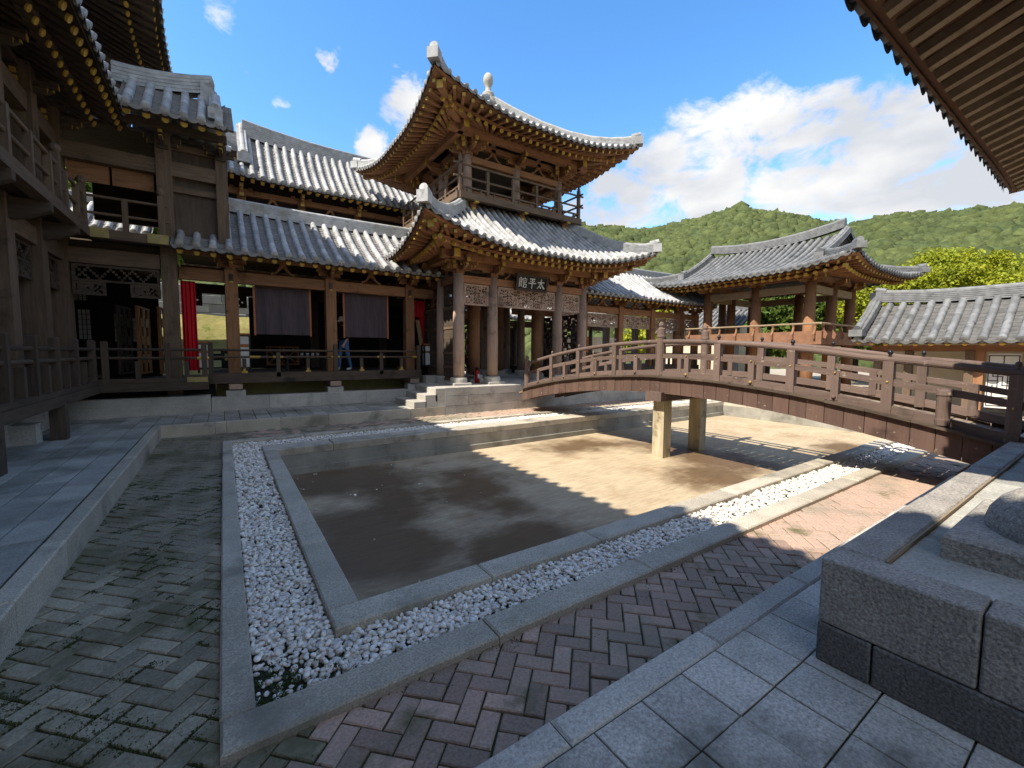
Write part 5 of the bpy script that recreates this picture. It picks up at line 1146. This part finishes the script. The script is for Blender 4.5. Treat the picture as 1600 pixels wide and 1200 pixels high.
box('board_wall', lh, WD('warm', 'z'), 18.97, 19.02, 2.9, 3.05, 0, 1.95)
# tiled boundary wall seen below the eave, plastered
bw = thing('boundary_wall', 'cream plastered boundary wall capped with grey tiles beyond the house', 'wall', (23, 4, 0))
box('wall', bw, PLASTER, 24.0, 24.3, -4, 6.2, 0, 1.55)
rf = Roof(bw, TILED); rf.face((23.75, 1.1, 0), (0, -1, 0), (1, 0, 0), 5.1, .4, lambda v: 1.6+.28*v/.4, ends=(0, 0), pitch=.3, r=.08, seg=.4, step=.2)
rf.finish()
ridge(bw, [(24.15, 6.2-1*i, 1.88) for i in range(11)], .2, .12, TILED, 2)
# small roof glimpsed under the open pavilion
rh = thing('rear_roof', 'small grey tiled outbuilding seen through the open pavilion columns', 'outbuilding', (27, 16, 0))
rf = Roof(rh, TILED); rp_ = lambda v: 3.3+1.3*v/2
rf.face((25.5, 16.6, 0), (0, -1, 0), (1, 0, 0), 3.0, 2.0, rp_, ends=(0, 0), pitch=.32, r=.085, seg=.5, step=.4); rf.finish()
ridge(rh, [(27.5, 19.6-.6*i, 4.6) for i in range(11)], .3, .3, TILED, 4); box('wall', rh, PLASTER, 26.2, 28.8, 14, 19.2, 0, 3.5)

rc = thing('rear_corridor', 'dark timber corridor closing the court behind the gate pavilion', 'corridor', (13, 21.2, .1))
for i in range(12):
    x = 5.2+1.55*i; column(rc, 'dark', x, 21.2, .1, 3.7, .14)
    if i in (0, 1, 4, 5, 7): box('board_panel', rc, SHADEW, x+.15, x+1.4, 21.18, 21.24, .1, 3.3)
    elif i > 7: box('board_panel', rc, PLASTER if i != 9 else ORW, x+.15, x+1.4, 21.18, 21.24, .9, 2.9); box('sill_board', rc, WD('dark', 'x'), x+.15, x+1.4, 21.17, 21.25, .1, .89)
beam('lintel', rc, 'dark', (5, 21.2, 3.5), (22.5, 21.2, 3.5), .18, .35)
rf = Roof(rc); rf.face((13.6, 20.3, 0), (1, 0, 0), (0, 1, 0), 8.7, 1.6, lambda v: 3.75+.75*v, ends=(0, 0), pitch=.34, r=.08, seg=.8, step=.8); rf.finish()
# ================================================================== HANGINGS AND FURNISHINGS
def cloth(name, label, cat, x0, x1, y, z0, z1, m, amp=.02, waves=6, trim=None, gather=0., parent=None, group=None):
    nx, nz = 48, 10; g = []
    for i in range(nx+1):
        t = i/nx
        for j in range(nz+1):
            s_ = j/nz; xx = x0+(x1-x0)*t; xx += gather*(1-s_)*(t-.5)
            g.append((xx, y+amp*math.sin(t*waves*2*math.pi+.7*math.sin(5*t))*(.35+.65*(1-s_))+.012*math.sin(3*s_+9*t), z0+(z1-z0)*s_))
    b = MB(); W = nz+1; k = len(g); g2 = [(a, c+.008, d) for a, c, d in g]
    fr = [(i*W+j, (i+1)*W+j, (i+1)*W+j+1, i*W+j+1) for i in range(nx) for j in range(nz)]
    b.add(g+g2, fr+[tuple(q+k for q in f[::-1]) for f in fr]+[(i*W, k+i*W, k+(i+1)*W, (i+1)*W) for i in range(nx)]+[(j, j+1, k+j+1, k+j) for j in range(nz)]+[(nx*W+j+1, nx*W+j, k+nx*W+j, k+nx*W+j+1) for j in range(nz)])
    t_ = thing(name, label, cat, ((x0+x1)/2, y, z0), group)
    part('cloth', b, m, t_, smooth=False)
    if trim:
        b = MB()
        for xa, sg_ in ((x0-gather/2*0, -1), (x1, 1)):
            b.beam((xa+sg_*(.02-gather*.5), y-.012, z0-.03), (xa+sg_*.02, y-.012, z1), .045, .03)
        part('edge_trim', b, trim, t_)
        b = MB(); b.cyl((x0, y, z1), (x1, y, z1), .025, .025, 8); part('top_rod', b, WD('dark', 'x'), t_)
    return t_
cloth('hanging_blind', 'dark grey hanging blind with orange edges in the left bay of the gallery', 'blind', .78, 2.18, 14.12, 2.28, 3.62, BLIND, .03, 3, TRIM, group='gallery blinds')
cloth('hanging_blind', 'plum grey hanging blind with orange edges just left of the red curtains', 'blind', 3.18, 4.52, 14.12, 2.26, 3.62, BLIND, .03, 3, TRIM, group='gallery blinds')
cloth('red_curtain', 'bright red curtain hanging beside the left column of the gallery', 'curtain', -.86, -.55, 14.0, 1.28, 3.6, RED, .035, 4)
dc = thing('red_curtain', 'deep red curtain with cream lining parted beside the gate pavilion', 'curtain', (5.75, 14.7, DZ))
def drape(nm, xs_top, xs_bot, y, z0, z1, m, amp=.03):
    b = MB(); nz = 12; nx = 14; g = []
    for i in range(nx+1):
        t = i/nx
        for j in range(nz+1):
            s_ = j/nz; e = s_**1.6; xx = (xs_bot[0]+(xs_bot[1]-xs_bot[0])*t)*(1-e)+(xs_top[0]+(xs_top[1]-xs_top[0])*t)*e
            g.append((xx, y+amp*math.sin(t*18), z0+(z1-z0)*s_))
    W = nz+1; b.add(g, [(i*W+j, (i+1)*W+j, (i+1)*W+j+1, i*W+j+1) for i in range(nx) for j in range(nz)]); part(nm, b, m, dc)
b = MB(); b.bb(5.3, 6.12, 14.66, 14.7, 3.05, 3.62); part('valance', b, RED, dc)
drape('curtain_leaf', (5.3, 5.72), (5.3, 5.5), 14.68, 1.5, 3.05, RED); drape('curtain_leaf', (5.85, 6.15), (6.05, 6.15), 14.68, 1.5, 3.05, RED)
drape('lining', (5.5, 5.7), (5.5, 5.62), 14.73, 1.45, 2.95, CREAMC); drape('lining', (5.75, 6.02), (5.92, 6.05), 14.74, 1.45, 2.95, CREAMC)
def lantern(label, x, y, z, h_=1.05, w_=.3):
    t_ = thing('lantern_stand', label, 'lantern', (x, y, z), 'paper lantern stands in the gallery'); b = MB()
    for sx in (-1, 1):
        for sy in (-1, 1): b.bb(x+sx*w_/2-.02, x+sx*w_/2+.02, y+sy*w_/2-.02, y+sy*w_/2+.02, z, z+h_)
    for zz in (.1, h_*.68, h_-.03): b.bb(x-w_/2, x+w_/2, y-w_/2, y+w_/2, z+zz, z+zz+.04)
    part('frame', b, LACQ, t_)
    b = MB(); b.bb(x-w_/2+.022, x+w_/2-.022, y-w_/2-.006, y+w_/2-.03, z+.15, z+h_*.67); b.bb(x-w_/2+.022, x+w_/2-.022, y-w_/2-.006, y+w_/2-.03, z+h_*.76, z+h_-.04); part('paper_panel', b, PAPER, t_)
    b = MB(); b.bb(x-w_/2-.01, x+w_/2+.01, y-w_/2-.012, y-w_/2+.02, z+h_*.68, z+h_*.755); b.bb(x-w_/2-.01, x+w_/2+.01, y-w_/2-.01, y+w_/2+.01, z+h_, z+h_+.05); part('orange_band', b, ORW, t_)
lantern('paper lantern stand behind the rail between left column and first blind', .48, 14.5, DZ-.02)
lantern('paper lantern stand beside the bright red curtain behind the rail', -.42, 14.3, DZ-.02, .8)
lantern('paper lantern stand in front of the parted red curtain', 5.98, 14.3, DZ-.02, .85, .26)
gt = thing('side_table', 'small dark table with gourd ornament before the parted red curtain', 'table', (5.52, 14.3, DZ))
box('table_top', gt, LACQ, 5.35, 5.72, 14.15, 14.45, 1.62, 1.67)
for (x, y) in ((5.38, 14.18), (5.69, 14.18), (5.38, 14.42), (5.69, 14.42)): box('leg', gt, LACQ, x-.02, x+.02, y-.02, y+.02, DZ-.02, 1.62)
go = thing('gourd_ornament', 'golden brown gourd-shaped ornament on the small dark table', 'ornament', (5.5, 14.3, 1.67))
b = MB(); b.lathe((5.5, 14.3, 1.672), [(.06, 0), (.1, .05), (.11, .11), (.08, .17), (.045, .2), (.07, .25), (.06, .3), (.02, .34), (.012, .39)], 14); part('gourd_body', b, mat('gourd', (.28, .16, .05), rough=.4), go, smooth=True)
ft = thing('low_table', 'low dark table with cups below the first hanging blind', 'table', (2.2, 15.3, DZ))
box('table_top', ft, LACQ, 1.6, 2.75, 15.0, 15.6, 1.6, 1.66)
for (x, y) in ((1.66, 15.05), (2.7, 15.05), (1.66, 15.55), (2.7, 15.55)): box('leg', ft, LACQ, x-.03, x+.03, y-.03, y+.03, DZ-.02, 1.6)
for i, x in enumerate((2.08, 2.24, 2.4, 2.55)):
    b = MB(); b.lathe((x, 15.15, 1.662), [(.03, 0), (.035, .02), (.05, .08), (.045, .085)], 12); o = part('porcelain_cup', b, PAPER, None, smooth=True); tag(o, ['leftmost of four white porcelain cups on the low dark table', 'second from left of four white porcelain cups on the low table', 'third from left of four white porcelain cups on the low table', 'rightmost of four white porcelain cups on the low dark table'][i], 'cup', 'cups on the low table')
fe = thing('fire_extinguisher', 'small red fire extinguisher beside the second column of the gate pavilion', 'extinguisher', (7.02, 12.5, PT))
b = MB(); b.lathe((7.02, 12.5, PT), [(.07, 0), (.085, .03), (.085, .36), (.06, .42), (.03, .44)], 14); part('cylinder', b, mat('extinguisher_red', (.45, .015, .015), rough=.35), fe, smooth=True)
b = MB(); b.bb(6.98, 7.06, 12.47, 12.53, PT+.44, PT+.52); b.cyl((7.06, 12.5, PT+.46), (7.12, 12.5, PT+.3), .012, .012, 6); part('valve', b, LACQ, fe)
b = MB(); b.bb(6.99, 7.06, 12.4, 12.412, PT+.16, PT+.3); part('label_sticker', b, PAPER, fe)
# ================================================================== PERSON on the gallery deck
def person(loc, rz):
    P = {}; E = []; 
    def v(n_, co, r): P[n_] = (co, r)
    v('pel', (0, 0, .93), .135); v('waist', (.0, 0, 1.06), .125); v('chest', (-.02, 0, 1.25), .145); v('neck0', (-.01, 0, 1.4), .07); v('neck', (-.035, 0, 1.46), .052); v('head', (-.06, 0, 1.54), .085); v('crown', (-.055, 0, 1.63), .08)
    E += [('pel', 'waist'), ('waist', 'chest'), ('chest', 'neck0'), ('neck0', 'neck'), ('neck', 'head'), ('head', 'crown')]
    for s_, sg in (('l', 1), ('r', -1)):
        v('sh'+s_, (-.01, sg*.17, 1.355), .068); v('el'+s_, (.03-.05*(sg > 0), sg*.235, 1.09), .046); v('wr'+s_, (-.12-.05*(sg > 0), sg*.22, .87), .029); v('pm'+s_, (-.155-.05*(sg > 0), sg*.22, .80), .034)
        E += [('chest', 'sh'+s_), ('sh'+s_, 'el'+s_), ('el'+s_, 'wr'+s_), ('wr'+s_, 'pm'+s_)]
        for k in range(4):
            bx = -.155-.05*(sg > 0); v(f'f{s_}{k}a', (bx-.028+.018*k-.005, sg*(.215+.0), .755), .0095); v(f'f{s_}{k}b', (bx-.02+.018*k, sg*.212, .755-.035-.008*(k in (1, 2))), .008); E += [('pm'+s_, f'f{s_}{k}a'), (f'f{s_}{k}a', f'f{s_}{k}b')]
        v(f't{s_}a', (-.2-.05*(sg > 0), sg*.205, .795), .011); v(f't{s_}b', (-.222-.05*(sg > 0), sg*.2, .765), .009); E += [('pm'+s_, f't{s_}a'), (f't{s_}a', f't{s_}b')]
        st = .09*sg
        v('hp'+s_, (0, sg*.085, .86), .105); v('kn'+s_, (-.02-st, sg*.095, .49), .066); v('an'+s_, (.03-st*1.6, sg*.095, .1), .047); v('ht'+s_, (.0-st*1.6, sg*.095, .05), .045); v('to'+s_, (-.15-st*1.6, sg*.105, .035), .035)
        E += [('pel', 'hp'+s_), ('hp'+s_, 'kn'+s_), ('kn'+s_, 'an'+s_), ('an'+s_, 'ht'+s_), ('ht'+s_, 'to'+s_)]
    nm = list(P); me = bpy.data.meshes.new('body_skeleton'); me.from_pydata([P[k][0] for k in nm], [(nm.index(a), nm.index(c)) for a, c in E], [])
    o = bpy.data.objects.new('body_skeleton', me); COL.objects.link(o)
    sk = o.modifiers.new('s', 'SKIN'); o.modifiers.new('u', 'SUBSURF').levels = 2
    lay_ = me.skin_vertices[0] if me.skin_vertices else None
    if lay_ is None:
        import bmesh as _bm; q = _bm.new(); q.from_mesh(me); q.verts.layers.skin.verify(); q.to_mesh(me); q.free(); lay_ = me.skin_vertices[0]
    for i, k in enumerate(nm): r = P[k][1]; lay_.data[i].radius = (r, r*(1.25 if k in ('pel', 'waist', 'chest') else 1)); lay_.data[i].use_root = (k == 'pel')
    dg = bpy.context.evaluated_depsgraph_get(); bm_ = bpy.data.meshes.new_from_object(o.evaluated_get(dg)); bpy.data.objects.remove(o)
    ms = [mat('skin', (.5, .3, .21), rough=.6), mat('dark_shirt', (.018, .02, .028), rough=.9), mat('jeans', (.075, .16, .33), (.05, .11, .24), rough=.9, scale=14, obj=True), mat('white_shoe', (.7, .7, .72), rough=.6)]
    for q in ms: bm_.materials.append(q)
    for p in bm_.polygons:
        c = p.center; p.use_smooth = True; arm = abs(c.y) > .185
        if c.z < .085: p.material_index = 3
        elif c.z < .97 and not (arm and c.x < -.03 and c.z < .98) : p.material_index = 2
        elif c.z < 1.42 and not (arm and c.z < 1.0): p.material_index = 1
        else: p.material_index = 0
    t_ = thing('person', 'person in cream bucket hat, dark top and blue jeans on the gallery deck', 'person', (0, 0, 0))
    o = ob('body', bm_, t_)
    b = MB(); b.lathe((-.058, 0, 1.57), [(.155, -.015), (.15, -.005), (.1, .04), (.098, .1), (.085, .135), (.03, .145)], 18); part('bucket_hat', b, mat('hat_cream', (.62, .55, .42), rough=.9), t_, smooth=False)
    b = MB(); b.lathe((-.045, 0, 1.45), [(.06, 0), (.088, .03), (.096, .1), (.09, .15)], 14); part('hair', b, mat('hair', (.012, .01, .009), rough=.6), t_, smooth=True)
    b = MB(); b.box((-.148, 0, 1.53), (.03, .022, .035)); 
    for s_ in (-1, 1): b.box((-.055, s_*.09, 1.535), (.035, .015, .055))
    part('nose_and_ears', b, ms[0], t_)
    b = MB()
    for s_ in (-1, 1): b.box((-.135, s_*.034, 1.555), (.012, .022, .01))
    b.box((-.137, 0, 1.49), (.012, .045, .01)); part('eyes_and_mouth', b, mat('face_dark', (.08, .03, .025), rough=.6), t_)
    t_.location = loc; t_.rotation_euler.z = rz
    return t_
person((3.22, 14.45, DZ-.02), math.radians(20))
# ================================================================== HILLS AND VEGETATION
AZ = [-180, -120, -80, -50, -20, 5, 20, 30, 36, 42.6, 47, 51.7, 56, 60.9, 66.6, 71.1, 75.1, 78.7, 83.3, 95, 115, 150, 180]
EL = [7, 8, 11, 16, 19, 17, 15, 15, 15.6, 16.7, 16.3, 15.8, 16.4, 17.2, 15.8, 14.0, 14.2, 13.8, 13.2, 12.3, 10, 8, 7]
RD, RF = 250., 58.
def hill(az, r):
    el = np.interp(az, AZ, EL); t = max(0, (r-RF)/(RD-RF)); top = math.tan(math.radians(el))*RD
    x, y = r*math.sin(math.radians(az)), r*math.cos(math.radians(az))
    bump = mnoise.noise(V3((x*.017, y*.017, 3.1)))*5.5*min(1, t*2.5)*(1-t*.75)
    return top*min(1.0, t)**.93*(1 if t <= 1 else max(.6, 1-(t-1)*.6))+bump-2.0
b = MB(); na = 240; nr = 26; g = []
for i in range(na):
    az = -180+360*i/na
    for j in range(nr+1): r = RF-6+(RD*1.35-RF)*(j/nr); g.append((r*math.sin(math.radians(az)), r*math.cos(math.radians(az)), hill(az, r)-2.2))
W = nr+1; b.add(g, [(i*W+j, i*W+j+1, ((i+1) % na)*W+j+1, ((i+1) % na)*W+j) for i in range(na) for j in range(nr)])
tag(part('hills', b, FOREST, None, smooth=True), 'green hillsides ringing the palace court', 'hills', None, 'structure')
nt_ = 36000
az_ = np.where(rng.random(nt_) < .95, rng.uniform(30, 92, nt_), rng.uniform(-45, 30, nt_)); r_ = RF+(RD*1.03-RF)*rng.random(nt_)**.72
rad = (rng.gamma(6, .17, nt_)+.35)*(.6+.55*r_/RD)
C_ = np.stack([r_*np.sin(np.radians(az_)), r_*np.cos(np.radians(az_)), np.array([hill(a_, q_) for a_, q_ in zip(az_, r_)])-1.5+rng.uniform(-.5, .9, nt_)], 1)
Vt, Fc = scatter(C_, rad, ico(0), .2, 1.0, False)
tag(ob('forest', np_mesh('forest', Vt, Fc, [FOREST], True)), 'dense green forest canopy covering the hills', 'forest', None, 'stuff')
def tree(label, loc, h_, rx, rz_, nleaf, ls, m, seed, zc=None, name='leafy_tree', group=None):
    rg = np.random.default_rng(seed); t_ = thing(name, label, 'tree', loc, group); x, y, z = loc; zc = zc or z+h_-rz_
    b = MB(); b.cyl((x, y, z-.3), (x+.1, y, zc-.2*rz_), .06*rx, .035*rx, 9)
    for k in range(9):
        a = rg.uniform(0, 6.28); e = rg.uniform(.2, .9); st = V3((x, y, z+(zc-z)*rg.uniform(.55, 1))); en = V3((x+math.cos(a)*rx*.7, y+math.sin(a)*rx*.7, zc+rz_*(e-.4))); b.cyl(st, st.lerp(en, .5)+V3((0, 0, .15)), .025*rx, .016*rx, 6); b.cyl(st.lerp(en, .5)+V3((0, 0, .15)), en, .016*rx, .006*rx, 6)
    part('trunk', b, BARK, t_)
    nc = 95; cs = []
    while len(cs) < nc:
        p = rg.normal(0, 1, 3); p /= np.linalg.norm(p); rr = rg.uniform(.35, 1)**.5; p = p*rr
        if p[2] < -.55: continue
        cs.append((p[0]*rx*(1-.22*max(0, p[2])), p[1]*rx*(1-.22*max(0, p[2])), p[2]*rz_))
    cs = np.array(cs); ci = rg.integers(0, nc, nleaf); cr_ = rg.uniform(.13, .3, nc)*rx
    d = rg.normal(0, 1, (nleaf, 3)); d /= np.linalg.norm(d, axis=1)[:, None]; P_ = cs[ci]+d*(cr_[ci]*rg.random(nleaf)**.45)[:, None]*np.array([1, 1, .75])
    P_ += np.array([x, y, zc]); nrm = d*.7+rg.normal(0, .6, (nleaf, 3))+np.array([0, 0, .5]); nrm /= np.linalg.norm(nrm, axis=1)[:, None]
    a = np.cross(nrm, rg.normal(0, 1, (nleaf, 3))); a /= np.linalg.norm(a, axis=1)[:, None]; c = np.cross(nrm, a); sz = ls*rg.uniform(.6, 1.3, nleaf)[:, None]
    Q = np.stack([P_-a*sz, P_-c*sz*.5+nrm*sz*.12, P_+a*sz, P_+c*sz*.5+nrm*sz*.12], 1).reshape(-1, 3)
    ob('crown', np_mesh('crown', Q, np.arange(nleaf*4).reshape(-1, 4), [m]), t_); return t_
tree('bright yellow-green round tree behind the low tiled house', (31.0, 6.6, 0), 7.3, 4.0, 2.9, 52000, .085, LEAFY, 3)
tree('tall green tree rising at the right edge behind the tiled house', (36.5, 2.2, 0), 7.6, 3.6, 3.0, 36000, .1, LEAFY, 4)
tree('leafy green tree seen between open pavilion columns', (33, 15.5, 0), 6.0, 3.4, 2.5, 12000, .22, LEAFG, 5)
tree('dark green tree between open pavilion and bright tree', (37, 11.5, 0), 6.6, 3.6, 2.8, 12000, .23, LEAFG, 6)
tree('yellow-green tree behind the far end of the open pavilion', (30, 22, 0), 5.6, 3.2, 2.4, 11000, .22, LEAFY, 7)
tree('small green tree behind the gate pavilion passage', (13.0, 24.5, .1), 3.8, 2.2, 1.9, 9000, .14, LEAFG, 8)
tree('green shrub tree seen through the middle of the gate passage', (9.8, 25.5, .1), 3.2, 1.9, 1.6, 8000, .14, LEAFY, 9)
tree('green tree seen through the upper left balcony opening', (-3.6, 31, .1), 13.0, 4.2, 4.0, 14000, .24, LEAFG, 10)
# dry grass bank and stone wall glimpsed through the open gallery bay
b = MB(); n = 24; g = []
for i in range(n+1):
    for j in range(9): g.append((-8+i*.8, 20.6+j*.55-.0, .1+.42*j*(.8+.2*math.sin(j))+.12*mnoise.noise(V3((i*.5, j*.6, 0)))))
b.add(g, [(i*9+j, (i+1)*9+j, (i+1)*9+j+1, i*9+j+1) for i in range(n) for j in range(8)])
tag(part('grass_bank', b, GRASS, None), 'dry grassy bank behind the gallery', 'bank', None, 'structure')
sw = thing('retaining_wall', 'pale stone block wall above the dry grass bank', 'wall', (0, 25.3, 3))
for k in range(4):
    for i in range(16):
        x0 = -7+i*1.0+(.5 if k % 2 else 0); box('wall_block', sw, ROCKW, x0+.01, x0+.99, 25.1+rng.normal(0, .01), 25.6, 3.2+.42*k, 3.2+.42*(k+1)-.015, ch=.02)
rr_ = thing('rear_house', 'grey tiled rear house glimpsed through the upper left balcony', 'house', (-4.6, 23, .1))
rf = Roof(rr_); rf.face((-4.2, 20.5, 0), (1, 0, 0), (0, 1, 0), 2.2, 2.0, lambda v: 6.0+1.3*v/2, ends=(0, 0), pitch=.34, r=.09, seg=.5, step=.4); rf.finish()
ridge(rr_, [(-6.4+.44*i, 22.5, 7.3) for i in range(11)], .3, .3, TILE, 4); box('wall', rr_, PLASTER, -6.0, -2.4, 21.3, 24, .1, 6.3)
